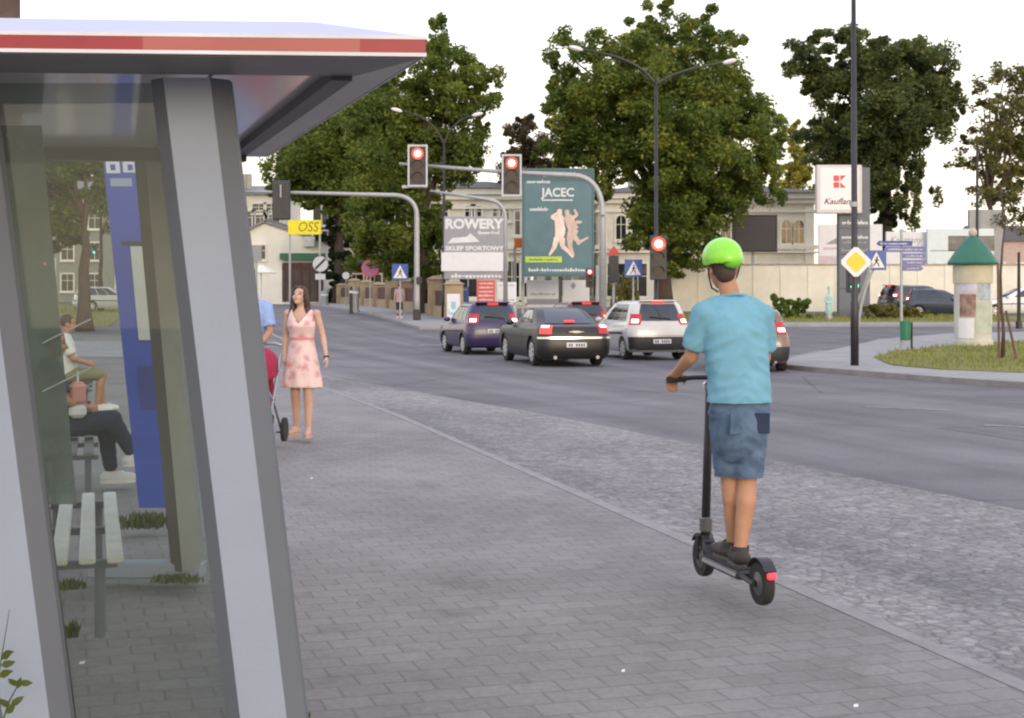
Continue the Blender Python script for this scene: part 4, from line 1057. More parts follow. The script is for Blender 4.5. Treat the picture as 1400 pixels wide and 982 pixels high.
# grey pylon with the white sign box
Y = 74; zb = gz(Y) + .1; x = PX(1160, Y)
t = thing('pylon_sign', 'tall grey pylon with a white sign box bearing a red emblem', 'sign', (x, Y, zb), 0)
MB().box((PX(1168.5, Y) - x, .3, (PZ(229, Y) - zb) / 2), (43 / 2000 * Y, .5, PZ(229, Y) - zb), bev=.03).build('column', mat('slate grey cladding', (.105, .12, .15), .5, var=.08), t)
bx_ = MB().box((PX(1145, Y) - x, -.2, PZ(259.5, Y) - zb), (62 / 2000 * Y, .45, 66 / 2000 * Y), bev=.04).build('sign_box', mat('pinkish white box', (.56, .52, .53), .5, var=.03), t)
MB().box((PX(1145, Y) - x, -.43, PZ(259, Y) - zb), (52 / 2000 * Y, .02, 57 / 2000 * Y)).build('sign_face', mat('white sign face', (.72, .68, .70), .4, var=.02), bx_)
M_KRED = mat('emblem red', (.50, .035, .06), .4)
X0 = PX(1137, Y) - x; Z0 = PZ(241, Y) - zb; u = 7.6 / 2000 * Y
m = MB()
m.slab([(X0, Z0 - u), (X0 + u, Z0 - u), (X0 + u, Z0), (X0, Z0)], -.452, -.441); m.slab([(X0, Z0 - 2.2 * u), (X0 + u, Z0 - 2.2 * u), (X0 + u, Z0 - 1.2 * u), (X0, Z0 - 1.2 * u)], -.452, -.441)
m.slab([(X0 + 1.2 * u, Z0 - u), (X0 + 2.25 * u, Z0), (X0 + 1.2 * u, Z0)], -.452, -.441); m.slab([(X0 + 1.2 * u, Z0 - 2.2 * u), (X0 + 2.25 * u, Z0 - 2.2 * u), (X0 + 1.2 * u, Z0 - 1.2 * u)], -.452, -.441)
m.build('emblem', M_KRED, bx_)
text('lettering', 'Kaufland', .42, M_INK, bx_, (PX(1146, Y) - x, -.445, PZ(276.5, Y) - zb), shear=.35, bold=.004, width=44 / 2000 * Y)
for py, hh in ((304, .22), (324, .2), (331, .16), (342, .18)): squiggle(t, 'small_lettering', PX(1151, Y) - x, PX(1187, Y) - x, PZ(py, Y) - zb, hh, .046, M_LETTER if py < 330 else M_GREYB, 14)
for py in (312, 348, 395): MB().box((PX(1168.5, Y) - x, .045, PZ(py, Y) - zb), (43 / 2000 * Y - .06, .012, .03)).build('joint', M_INK, t)

# pale teal statue at its foot
Y = 71; zb = gz(Y) + .1
t = thing('statue', 'small pale teal statue at the foot of the grey pylon', 'statue', (PX(1133, Y), Y, zb))
h = PZ(390, Y) - zb
MB().lathe([(.24, 0), (.24, .14), (.18, .16), (.17, .3)], n=10).build('base', M_SIGNBACK, t)
m = MB(); m.rings([((0, 0, .3), .19, .16), ((0, 0, .6), .16, .13), ((0, 0, .85), .13, .1), ((0, 0, 1.1), .16, .1), ((0, 0, 1.2), .07, .06)], 12); m.ell((0, 0, h - .12), (.075, .08, .11), n=10, m=8); m.tube([(0, 0, 1.15), (0, 0, h - .18)], .05, 8)
for s in (-1, 1): m.tube([(s * .15, 0, 1.1), (s * .19, -.04, .9), (s * .08, -.14, .8)], [.05, .045, .03], 8)
me = remesh(m, .03, 3); link('figure', me, mat('pale teal paint', (.30, .47, .46), .6, var=.15), t, smooth=True)

# advertising column
Y = 48.6; x = PX(1330, Y); zb = gz(Y) + .125; r = .60; H = PZ(362, Y) - zb
t = thing('advertising_column', 'round cream advertising column with posters and a green domed roof', 'advertising column', (x, Y, zb))
MB().lathe([(r + .05, 0), (r + .05, .16), (r, .18), (r, H - .42), (r + .03, H - .4), (r + .03, H - .02)], n=40).build('drum', mat('pasted cream column', (.50, .49, .42), .8, var=.15, vscale=1.5), t, angle=40)
MB().lathe([(r + .04, H * .77), (r + .04, H * .985)], n=40).build('band', mat('sand coloured band', (.48, .44, .33), .8, var=.1), t, angle=40)
MB().lathe([(r + .2, H), (r + .22, H + .06), (r + .12, H + .22), (r * .8, H + .58), (r * .48, H + .82), (r * .22, H + .92), (.1, H + .95)], n=40).build('dome', mat('green copper paint', (.022, .125, .08), .5, var=.15), t, angle=50)
MB().ell((0, 0, H + 1.06), (.14, .14, .16)).build('finial', mat('pinkish finial', (.5, .4, .36), .6), t, smooth=True)
def poster(a0, a1, z0, z1, m, off, name='poster'):
    b = MB(); n = 10; rr = r + off
    P = []
    for k in range(n + 1):
        a = R(-90 + a0 + (a1 - a0) * k / n)
        for q in (rr, r - .01):
            for zz in (z0, z1): P.append((q * math.cos(a), q * math.sin(a), zz))
    F = []
    for k in range(n):
        o = 4 * k; F += [(o, o + 4, o + 5, o + 1), (o + 1, o + 5, o + 7, o + 3), (o, o + 2, o + 6, o + 4)]
    F += [(0, 1, 3, 2), (4 * n, 4 * n + 2, 4 * n + 3, 4 * n + 1)]
    return b.add(P, F).build(name, m, t)
poster(-55, -5, 1.75, 2.35, mat('lilac poster', (.50, .47, .58), .7, var=.25, vscale=3), .008)
poster(-60, -8, .95, 1.7, mat('dark brown poster', (.14, .06, .05), .7, vscale=4, col2=(.40, .28, .24)), .010)
poster(-2, 45, 1.5, 2.3, mat('grey blue poster', (.33, .38, .42), .7, var=.4, vscale=3), .012)
poster(-8, 55, .4, 1.45, mat('pale green poster', (.42, .45, .38), .7, var=.15, vscale=2), .014)
poster(-66, -14, .25, .9, M_PAPER, .013)
poster(50, 78, .7, 2.1, M_PAPER, .011)

# direction signpost with blue arrows, bin beside it
Y = 45.6; x = PX(1233, Y); zb = gz(Y) + .11
t = thing('signpost', 'thin grey signpost with stacked blue and violet direction boards', 'signpost', (x, Y, zb))
MB().tube([(0, .05, 0), (0, .05, PZ(313, Y) - zb)], .045, 10).build('post', M_GALV, t)
M_VIO = mat('violet blue board', (.14, .15, .36), .5, var=.08); M_DBLUE = mat('dark blue board', (.05, .07, .25), .5, var=.08)
def arrow(px0, px1, py, hp, m, left=False, y=0.0):
    a, b = PX(px0, Y) - x, PX(px1, Y) - x; zc = PZ(py, Y) - zb; hh = hp / 4000 * Y
    P = [(a, zc - hh), (b - .08, zc - hh), (b, zc), (b - .08, zc + hh), (a, zc + hh)] if not left else [(a, zc), (a + .08, zc - hh), (b, zc - hh), (b, zc + hh), (a + .08, zc + hh)]
    o = MB().slab(P, y - .02, y).build('direction_board', m, t)
    squiggle(o, 'small_lettering', a + .12, b - .12, zc, hh * .8, y - .024, M_LETTER if m is M_DBLUE else M_BORDER, 12)
arrow(1198, 1247, 333, 7, M_DBLUE, True, -.01); arrow(1208, 1266, 341, 8, M_VIO, True, -.012)
arrow(1234, 1266, 350, 7, M_VIO); arrow(1234, 1266, 359, 7, M_VIO, y=-.003); arrow(1234, 1262, 367, 7, M_VIO, y=-.006)
t = thing('litter_bin', 'small green litter bin hung on a short post by the signpost', 'bin', (PX(1242, 45.2), 45.2, gz(45.2) + .11))
zc = PZ(452, 45.2) - t.location.z
MB().lathe([(.12, zc - .3), (.16, zc - .28), (.17, zc + .28), (.15, zc + .3), (.14, zc + .12)], (-.1, -.02, 0), 14).build('bucket', mat('green plastic', (.02, .16, .09), .5), t)
MB().tube([(.1, 0, 0), (.1, 0, zc + .25)], .035, 8).build('post', M_BLACKPOLE, t)
# slim poles at the right edge
for px, Y, top, lab in ((1336, 70, 196, 'thin grey lamp pole rising behind the advertising column'), (1393, 62, 345, 'thin dark pole in front of the white parked car')):
    zb = gz(Y) + .1; t = thing('pole', lab, 'pole', (PX(px, Y), Y, zb), 0, 'slim poles at the right')
    MB().tube([(0, 0, 0), (0, 0, PZ(top, Y) - zb)], [.09, .06], 8).build('shaft', M_BLACKPOLE, t)
    MB().lathe([(.14, 0), (.14, .3), (.1, .34)], n=10).build('foot', M_BLACKPOLE, t)
Y = 13.5; t = thing('utility_pole', 'brown wooden utility pole rising above the shelter roof at the far left', 'pole', (PX(10, Y), Y, .06))
MB().tube([(0, 0, -.1), (0, 0, 7.5)], [.14, .1], 12).build('shaft', mat('weathered brown wood', (.10, .065, .05), .9, var=.3, bump=.4), t, smooth=True)
MB().box((0, -.12, 6.9), (.9, .08, .08)).build('crossarm', M_GALV, t)
# ================================================================== CARS
M_TYRE = mat('tyre rubber', (.02, .02, .02), .85, var=.2)
M_RIM = mat('alloy rim', (.62, .61, .60), .35, .5, var=.05)
M_RIMD = mat('dull steel rim', (.22, .22, .23), .4, .6)
M_CARGLASS = mat('tinted car glass', (.018, .022, .032), .05, var=.2, spec=.8)
M_CARGLASS2 = mat('bright car glass', (.10, .11, .10), .05, var=.5, vscale=2, spec=.8)
M_TRIM = mat('black car plastic', (.02, .02, .022), .55, var=.2)
M_PLATE = mat('number plate', (.62, .62, .64), .5, var=.05)
M_BRAKE = mat('lit brake lamp', (.5, .02, .02), .25, emit=(1, .07, .05), estr=.9)
M_TAIL = mat('red tail lamp', (.30, .015, .02), .2, emit=(1, .05, .05), estr=.16)
M_LAMPHOT = mat('bright brake lamp', (.9, .7, .65), .2, emit=(1, .72, .66), estr=3.0)
M_AMBER = mat('lit orange lamp', (.7, .2, .03), .2, emit=(1, .42, .16), estr=2.2)
M_CHROME = mat('chrome trim', (.6, .6, .6), .15, .9)
M_HEADL = mat('headlamp glass', (.55, .56, .58), .1, spec=.8)

def half_outline(yr, yf, w, r, bow_r, bow_f):
    """right half of a rounded plan outline from rear centre to front centre"""
    P = []
    for s in (0, .2, .4, .6, .8): x = (w - r) * s; P.append((x, yr + bow_r * (x / w) ** 2))
    y0 = yr + bow_r * ((w - r) / w) ** 2
    for k in range(5):
        a = R(90 * k / 4); P.append((w - r + r * math.sin(a), y0 + r * (1 - math.cos(a))))
    y1 = yf - bow_f * ((w - r) / w) ** 2
    for k in range(1, 13): P.append((w, (y0 + r) + (y1 - r - y0 - r) * k / 13))
    for k in range(5):
        a = R(90 * k / 4); P.append((w - r + r * math.cos(a), y1 - r + r * math.sin(a)))
    for s in (.8, .6, .4, .2, 0): x = (w - r) * s; P.append((x, yf - bow_f * (x / w) ** 2))
    return P      # 5 + 5 + 12 + 5 + 5 = 32 points
NP = 32
class Car:
    def __init__(s, name, label, loc, rz, rings, wheels, wr, paint, cat='car', group='cars waiting at the lights'):
        s.t = thing(name, label, cat, loc, rz, group); s.paint = paint
        s.g = []
        for (zr, zf, yr, yf, w, r, br, bf) in rings:
            h = half_outline(yr, yf, w, r, br, bf); y0, y1 = h[0][1], h[-1][1]
            s.g.append([Vector((x, y, zr + (zf - zr) * (y - y0) / (y1 - y0))) for x, y in h])
        V = []; F = []
        n = 2 * NP - 2
        for g in s.g: V += g + [Vector((-p.x, p.y, p.z)) for p in g[-2:0:-1]]
        m = len(s.g)
        for i in range(m - 1):
            for k in range(n):
                j = (k + 1) % n; F.append((i * n + k, i * n + j, i * n + n + j, i * n + n + k))
        F.append(tuple(reversed(range(n))))
        # roof cap as strips across
        top = (m - 1) * n
        for k in range(NP - 1):
            a, b = top + k, top + k + 1; c, d = top + (n - k - 1) % n + 0, top + (n - k) % n
            if k == 0: F.append((a, b, top + n - 1))
            elif k == NP - 2: F.append((a, b, top + n - k))
            else: F.append((a, b, top + n - k - 1, top + n - k))
        b = MB(); b.add(V, F); me = b.mesh('body')
        bm = bmesh.new(); bm.from_mesh(me); bmesh.ops.remove_doubles(bm, verts=bm.verts, dist=1e-4); bmesh.ops.recalc_face_normals(bm, faces=bm.faces); bm.to_mesh(me); bm.free()
        o = bpy.data.objects.new('tmp', me); COL.objects.link(o)
        cu = MB(); W = max(r_[4] for r_ in rings)
        for y in wheels:
            for sd_ in (-1, 1): cu.lathe([(wr * 1.16, -.2), (wr * 1.16, .2)], (sd_ * W, y, wr), 28, 'x')
        cm = cu.mesh('c'); bm = bmesh.new(); bm.from_mesh(cm); bmesh.ops.recalc_face_normals(bm, faces=bm.faces); bm.to_mesh(cm); bm.free()
        co = bpy.data.objects.new('tmpc', cm); COL.objects.link(co)
        md = o.modifiers.new('b', 'BOOLEAN'); md.object = co; md.operation = 'DIFFERENCE'; md.solver = 'EXACT'
        r_ = evaluated(o); bpy.data.objects.remove(o); bpy.data.objects.remove(co)
        s.body = link('body', r_, paint, s.t, smooth=True, angle=38)
        s.W = W
        for y in wheels:
            for sd_ in (-1, 1): s.wheel(sd_, y, wr)
    def pt(s, i, j):
        if j < 0: p = s.pt(i, -j); return Vector((-p.x, p.y, p.z))
        i0 = min(int(i), len(s.g) - 2); fi = i - i0; j0 = min(int(j), NP - 2); fj = j - j0
        a = s.g[i0][j0].lerp(s.g[i0][j0 + 1], fj); b = s.g[i0 + 1][j0].lerp(s.g[i0 + 1][j0 + 1], fj)
        return a.lerp(b, fi)
    def panel(s, name, i0, i1, j0, j1, m, off=.007, side=1, nu=6, nv=14, parent=None, trap=0.0, smooth=True):
        V = []; F = []
        for a in range(nu + 1):
            i = i0 + (i1 - i0) * a / nu
            for b in range(nv + 1):
                ja, jb = j0 + trap * a / nu * (j1 - j0), j1
                j = ja + (jb - ja) * b / nv
                p = s.pt(i, j); e = .03
                du = s.pt(min(i + e, len(s.g) - 1), j) - s.pt(max(i - e, 0), j); dv = s.pt(i, j + e) - s.pt(i, j - e if j - e > 0 or j < 0 else j)
                n = dv.cross(du)
                if n.length < 1e-9: n = Vector((0, 0, 1))
                n.normalize()
                p = p + n * off
                V.append(Vector((p.x * side, p.y, p.z)))
        for a in range(nu):
            for b in range(nv):
                f = (a * (nv + 1) + b, a * (nv + 1) + b + 1, (a + 1) * (nv + 1) + b + 1, (a + 1) * (nv + 1) + b)
                F.append(f if side > 0 else tuple(reversed(f)))
        return MB().add(V, F).build(name, m, parent or s.t, smooth=smooth)
    def wheel(s, sd_, y, wr):
        x = sd_ * (s.W - .135)
        w = MB().lathe([(wr * .60, -.1), (wr * .94, -.105), (wr, -.08), (wr, .08), (wr * .94, .105), (wr * .60, .1)], (x, y, wr), 28, 'x').build('wheel', M_TYRE, s.t, angle=40)
        r = MB(); xo = x + sd_ * .098
        r.lathe([(wr * .64, -.01), (wr * .66, .008), (wr * .58, .012), (wr * .56, -.006)] if sd_ > 0 else [(wr * .56, .006), (wr * .58, -.012), (wr * .66, -.008), (wr * .64, .01)], (xo, y, wr), 24, 'x')
        for k in range(7):
            a = 2 * math.pi * k / 7
            r.box((xo + sd_ * .004, y + math.cos(a) * wr * .34, wr + math.sin(a) * wr * .34), (.02, wr * .56, wr * .17), (a, 0, 0))
        r.lathe([(wr * .15, -.02), (wr * .15, .02)], (xo, y, wr), 12, 'x')
        r.build('rim', s.rim if hasattr(s, 'rim') else Car.rimm, w)
        MB().lathe([(wr * .56, -.012), (wr * .56, .0)], (xo - sd_ * .03, y, wr), 20, 'x').build('brake_disc', M_TRIM, w)
    def rear_box(s, name, x, y, z, sx_, sy_, sz_, m, bev=.01, parent=None, rot=None): return MB().box((x, y, z), (sx_, sy_, sz_), rot, bev).build(name, m, parent or s.t)
Car.rimm = M_RIM

def plate(c, y, z, tx, w=.52):
    p = c.rear_box('number_plate', 0, y, z, w, .02, .12, M_PLATE, .006)
    b = MB()
    for i in range(7):
        if i == 2: continue
        b.box((-.19 + i * .063, y - .013, z), (.035, .004, .07))
    b.build('plate_marks', M_TRIM, p)
def mirrors(c, y, z, w, m):
    for s in (-1, 1):
        MB().ell((s * (w + .1), y, z), (.11, .07, .075)).build('mirror', m, c.t, smooth=True)

def mpv(name, label, loc, rz, L, W, H, paint, group, lightset, belt=.60, glass=None, rimm=M_RIM, wr=.315, suv=False, cat='car'):
    Car.rimm = rimm
    h = L / 2; w = W / 2; k = H / 1.62
    rings = [
        (.22 * k, .22 * k, -h + .14, h - .16, w - .10, .25, .10, .16),
        (.30 * k, .30 * k, -h + .02, h - .04, w - .03, .25, .10, .18),
        (.50 * k, .50 * k, -h, h, w - .005, .24, .10, .20),
        (.66 * k, .64 * k, -h + .01, h - .03, w, .24, .10, .20),
        (.82 * k, .72 * k, -h + .05, h - .12, w - .005, .24, .10, .22),
        (.97 * k, .84 * k, -h + .08, h - .28, w - .03, .24, .10, .25),
        (1.01 * k, .93 * k, -h + .10, h - .80, w - .055, .24, .10, .25),
        (1.04 * k, 1.03 * k, -h + .115, h - 1.12, w - .075, .24, .10, .22),
        (1.28 * k, 1.28 * k, -h + .20, h - 1.50, w - .13, .22, .09, .18),
        (1.50 * k, 1.50 * k, -h + .30, h - 1.92, w - .20, .22, .08, .15),
        (1.575 * k, 1.575 * k, -h + .38, h - 2.12, w - .26, .22, .07, .12),
        (1.61 * k, 1.61 * k, -h + .58, h - 2.36, w - .40, .20, .05, .08),
        (1.62 * k, 1.62 * k, -h + 1.0, h - 2.6, .16, .1, .02, .03)]
    ax = (-h + .80, h - .86)
    c = Car(name, label, loc, rz, rings, ax, wr, paint, cat, group)
    G = glass or M_CARGLASS
    c.panel('rear_window', 7.12, 9.25, -5.2, 5.2, M_CARGLASS)
    for s in (-1, 1):
        for (a, b) in ((10.4, 13.4), (13.75, 17.1), (17.4, 20.3)): c.panel('side_window', 7.15, 9.2, a, b, G, side=s, nv=6)
        c.panel('side_trim', 3.3, 3.75, 10.5, 20.5, M_TRIM, .012, side=s, nu=2, nv=8)
        for a in (13.56, 17.25): c.panel('door_seam', 2.2, 7.0, a, a + .05, M_TRIM, .003, side=s, nu=8, nv=1)
        for a in (13.1, 16.8): c.panel('door_handle', 5.5, 5.75, a - .55, a, paint, .02, side=s, nu=1, nv=2)
        c.panel('tail_lamp', 5.0, 7.9 if lightset != 'low' else 6.8, 4.6, 8.4, M_TAIL, .010, side=s)
        c.panel('brake_lamp', 6.2, 7.3, 5.3, 7.4, M_LAMPHOT, .018, side=s, nu=3, nv=4)
        c.panel('head_lamp', 3.9, 5.1, 22.2, 26.5, M_HEADL, .010, side=s)
    c.panel('windscreen', 7.15, 9.2, 23.0, 31, M_CARGLASS, side=1); c.panel('windscreen', 7.15, 9.2, 23.0, 31, M_CARGLASS, side=-1)
    c.panel('bumper', .9, 2.9, -8.3, 8.3, M_TRIM if lightset in ('dark', 'suv') else paint, .014)
    c.panel('bumper_lip', .15, .9, -8.0, 8.0, M_TRIM if lightset != 'dark' else paint, .012)
    c.panel('tailgate_seam', 3.05, 3.12, -5.3, 5.3, M_TRIM, .004, nu=1)
    yr = -h
    if lightset == 'dark': plate(c, yr - .03, .52 * k, '')
    else: plate(c, yr - .012, .74 * k, '')
    p0 = c.pt(9.75, 0); MB().box((0, p0.y - .03, p0.z + .01), (.34, .05, .05), (R(20), 0, 0), .01).build('high_brake_lamp', M_BRAKE, c.t)
    MB().box((0, p0.y + .02, p0.z + .05), (1.05, .22, .04), (R(-8), 0, 0), .012).build('roof_spoiler', paint, c.t)
    MB().box((0, c.pt(7.3, 0).y - .02, c.pt(7.3, 0).z + .05), (.62, .02, .025), (0, R(6), 0)).build('wiper', M_TRIM, c.t)
    mirrors(c, h - 1.5, 1.07 * k, w - .06, paint)
    MB().tube([(.5, -h + .1, .24), (.5, -h - .02, .24)], .03, 10).build('exhaust_pipe', M_CHROME, c.t)
    return c
def sedan(name, label, loc, rz, paint, group):
    Car.rimm = M_RIM
    h, w = 2.5, .94
    rings = [
        (.20, .20, -h + .16, h - .18, w - .10, .26, .10, .14),
        (.30, .30, -h + .03, h - .05, w - .02, .26, .10, .14),
        (.48, .48, -h, h, w - .002, .25, .10, .15),
        (.64, .64, -h + .01, h, w, .25, .10, .15),
        (.80, .80, -h + .03, h - .02, w, .25, .10, .15),
        (.92, .88, -h + .07, h - .05, w - .015, .25, .10, .16),
        (1.01, .95, -h + .11, h - .14, w - .045, .25, .10, .20),
        (1.045, .985, -h + .20, h - .35, w - .09, .25, .08, .20),
        (1.06, 1.02, -h + .62, h - 1.45, w - .115, .22, .10, .20),
        (1.25, 1.25, -h + 1.02, h - 1.92, w - .19, .22, .10, .18),
        (1.39, 1.39, -h + 1.36, h - 2.25, w - .25, .22, .09, .14),
        (1.455, 1.455, -h + 1.56, h - 2.5, w - .33, .22, .07, .1),
        (1.48, 1.48, -h + 1.85, h - 2.7, w - .5, .2, .04, .06),
        (1.485, 1.485, -h + 2.1, h - 2.8, .14, .08, .01, .01)]
    c = Car(name, label, loc, rz, rings, (-h + 1.02, h - .93), .36, paint, 'car', group)
    c.panel('rear_window', 8.12, 10.75, -5.3, 5.3, M_CARGLASS)
    for s in (-1, 1):
        for (a, b) in ((11.0, 13.9), (14.3, 17.6), (17.9, 20.2)): c.panel('side_window', 8.2, 10.5, a, b, M_CARGLASS2, side=s, nv=6)
        c.panel('chrome_strip', 7.92, 8.05, 10.5, 20.5, M_CHROME, .010, side=s, nu=1, nv=8)
        c.panel('side_trim', 3.4, 3.7, 11.5, 20, M_TRIM, .012, side=s, nu=2, nv=8)
        for a in (14.1, 17.75): c.panel('door_seam', 2.2, 8.0, a, a + .05, M_TRIM, .003, side=s, nu=8, nv=1)
        for a in (13.6, 17.2): c.panel('door_handle', 6.2, 6.4, a - .55, a, M_CHROME, .02, side=s, nu=1, nv=2)
        c.panel('tail_lamp', 4.3, 6.7, 4.5, 7.6, M_BRAKE if s < 0 else M_TAIL, .010, side=s)
        c.panel('brake_lamp', 5.8, 6.6, 5.2, 7.2, M_LAMPHOT, .018, side=s, nu=3, nv=4)
        c.panel('head_lamp', 4.2, 5.6, 22.5, 26.5, M_HEADL, .010, side=s)
        MB().tube([(s * .55, -h + .1, .25), (s * .55, -h - .03, .25)], .045, 12).build('exhaust_pipe', M_CHROME, c.t)
        c.panel('windscreen', 8.2, 10.6, 23.0, 31, M_CARGLASS, side=s)
    c.panel('bumper', .9, 3.6, -8.3, 8.3, paint, .02)
    c.panel('bumper_strip', 3.45, 3.75, -8.3, 8.3, M_CHROME, .026, nu=2)
    c.panel('bumper_lip', .1, .9, -8.0, 8.0, M_TRIM, .016)
    c.panel('boot_seam', 3.95, 4.02, -5.6, 5.6, M_TRIM, .004, nu=1)
    plate(c, -h - .035, .56, '')
    MB().slab([(-.22, .885), (0, .855), (.22, .885), (.06, .915), (-.06, .915)], -h + .015, -h + .06).build('badge', M_CHROME, c.t)
    p0 = c.pt(8.25, 0); MB().box((0, p0.y - .03, p0.z + .035), (.26, .06, .05), None, .01).build('high_brake_lamp', M_BRAKE, c.t)
    mirrors(c, h - 1.75, 1.07, w - .08, paint)
    return c
def paintm(name, col, rough=.25, coat=.7): return mat(name, col, rough, 0.0, var=.06, vscale=1, coat=coat, spec=.5)
Q = 'cars waiting at the lights'
def at(px, Y): return (PX(px, Y), Y, gz(Y) + .004)
# loc is the centre of the car: rear + half the length along its heading
def place(px_rear, Y_rear, rz, L):
    x = PX(px_rear, Y_rear) - math.sin(rz) * L / 2; y = Y_rear + math.cos(rz) * L / 2
    return (x, y, gz(y) + .003)
rz = R(13)
mpv('car', 'dark purple compact car with bright brake lights at the left of the queue', place(678, 44.2, R(17), 3.9), R(17), 3.9, 1.72, 1.60, paintm('deep purple paint', (.030, .018, .075), .3, .35), Q, 'body')
sedan('car', 'large black saloon with chrome wheels between the purple and silver cars', place(788, 36.6, rz, 5.0), rz, paintm('black brown paint', (.010, .009, .010), .42, .08), Q)
mpv('car', 'silver people carrier with a dark lower bumper beside the black saloon', place(905, 40.4, R(14), 4.26), R(14), 4.26, 1.82, 1.66, paintm('silver paint', (.52, .51, .50)), Q, 'dark', glass=M_CARGLASS)
mpv('car', 'dark car mostly hidden behind the scooter rider with one bright tail light', place(1031, 34.2, R(-3), 4.1), R(-3), 4.1, 1.72, 1.50, paintm('bronze paint', (.16, .10, .065)), Q, 'dark')
c = mpv('car', 'red lit car ahead, only glimpsed between the black saloon and silver car', place(806, 51.5, R(15), 4.1), R(15), 4.1, 1.74, 1.48, paintm('dark red paint', (.10, .02, .02)), Q, 'body')
for ch in c.t.children:
    if ch.name.startswith('brake_lamp'): ch.data.materials[0] = M_AMBER
# parked cars by the wall
P_ = 'cars parked by the cream wall'
mpv('car', 'dark grey estate parked with its tail to the left by the cream wall', (PX(1258, 81), 81, gz(81) + .003), R(-70), 4.7, 1.85, 1.62, paintm('graphite paint', (.05, .05, .055)), P_, 'body', rimm=M_RIM, wr=.34)
mpv('car', 'dark blue hatchback nosing out behind the advertising column', (PX(1291, 76.5), 76.5, gz(76.5) + .003), R(-112), 4.0, 1.76, 1.48, paintm('dark blue paint', (.03, .04, .065)), P_, 'body')
mpv('car', 'white car parked right of the advertising column', (PX(1392, 77), 77, gz(77) + .003), R(80), 4.3, 1.8, 1.58, paintm('white paint', (.72, .72, .73)), P_, 'body')
mpv('car', 'silver car seen far off between the tree trunk and blue pillar', (PX(150, 88), 88, gz(88) + .003), R(-60), 4.2, 1.76, 1.48, paintm('pale silver paint', (.45, .46, .47)), 'cars on the far side street', 'body')
# ================================================================== BUS SHELTER
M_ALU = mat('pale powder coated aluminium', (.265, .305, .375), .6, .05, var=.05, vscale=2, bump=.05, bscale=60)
M_ALUD = mat('aluminium with side shade', (.115, .128, .15), .6, .05, var=.06, vscale=2)  # shade of the post sides put into the colour; bench frames share it
M_FASC = mat('lavender grey fascia', (.44, .46, .58), .6, var=.06, vscale=1.5)
M_STRIPE = mat('red reflective stripe', (.27, .018, .026), .4, var=.12, vscale=2)
M_STRIPE2 = mat('faded salmon stripe', (.34, .085, .072), .4, var=.1, vscale=2)
M_RIMW = mat('white edge strip', (.6, .6, .62), .5)
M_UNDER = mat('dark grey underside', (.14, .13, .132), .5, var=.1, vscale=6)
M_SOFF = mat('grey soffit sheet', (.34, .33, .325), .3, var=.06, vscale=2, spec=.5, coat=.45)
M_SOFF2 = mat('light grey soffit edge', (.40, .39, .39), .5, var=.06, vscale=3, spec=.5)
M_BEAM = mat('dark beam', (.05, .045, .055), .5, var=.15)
M_BOLT = mat('dark bolt', (.02, .02, .02), .5)
M_GASKET = mat('black gasket', (.015, .015, .017), .6)
M_TOTEM = mat('blue pillar enamel', (.035, .070, .36), .35, var=.15, vscale=1.5)
M_GLASS = glass_mat('grubby shelter glass', (.80, .83, .80), .05, (.22, .25, .23), .7)
M_GLASSD = glass_mat('dull green grey glass', (.50, .58, .55), .55, (.24, .29, .27), .6)
M_SLAT = mat('pale worn bench slats', (.50, .50, .46), .6, var=.15, vscale=4)

ZR = 2.45                                             # underside of the roof
A = Vector((PX(580, 4.78), 4.78)); Bq = Vector((PX(365, 8.3), 8.3))          # right edge, near and far
Cq = Vector((-2.95, 4.60)); Dq = Bq + (Cq - A) * 1.02                          # left corners
shel = thing('bus_shelter', 'pale grey bus shelter with leaning posts and a red striped flat roof', 'bus shelter', (-1.3, 5.2, .06))
O = Vector(shel.location)
def loc3(v, z): return Vector((v[0] - O.x, v[1] - O.y, z - O.z))
def ring2(ins):
    """outline inset from the roof edge, counter-clockwise from the near right corner"""
    P = [A, Bq, Dq, Cq]; out = []
    for i in range(4):
        p, q, r = P[i - 1], P[i], P[(i + 1) % 4]
        d1 = (q - p).normalized(); d2 = (r - q).normalized()
        n1 = Vector((-d1.y, d1.x)); n2 = Vector((-d2.y, d2.x))
        m = (n1 + n2); m = m / m.dot(n1)
        out.append(q + m * ins)
    return out
def band(ins0, z0, ins1, z1, name, m, parent, sides=(0, 1, 2, 3)):
    a, b = ring2(ins0), ring2(ins1); mb = MB(); V = [loc3(p, z0) for p in a] + [loc3(p, z1) for p in b]
    mb.add(V, [(i, (i + 1) % 4, 4 + (i + 1) % 4, 4 + i) for i in sides]); return mb.build(name, m, parent)
Z1, Z2, Z3 = ZR + .012, ZR + .056, ZR + .068
roof = MB()
r0, r1, r2 = ring2(0.02), ring2(0.0), ring2(.17)
def cap(ins, z): return [loc3(p, z) for p in ring2(ins)]
P = cap(.004, ZR + .01) + cap(.004, Z3) + cap(.30, ZR + .165) + cap(.9, ZR + .2)
roof.add(P, [(0, 1, 5, 4), (1, 2, 6, 5), (2, 3, 7, 6), (3, 0, 4, 7), (4, 5, 9, 8), (5, 6, 10, 9), (6, 7, 11, 10), (7, 4, 8, 11), (8, 9, 13, 12), (9, 10, 14, 13), (10, 11, 15, 14), (11, 8, 12, 15), (12, 13, 14, 15)])
rf = roof.build('roof', M_FASC, shel)
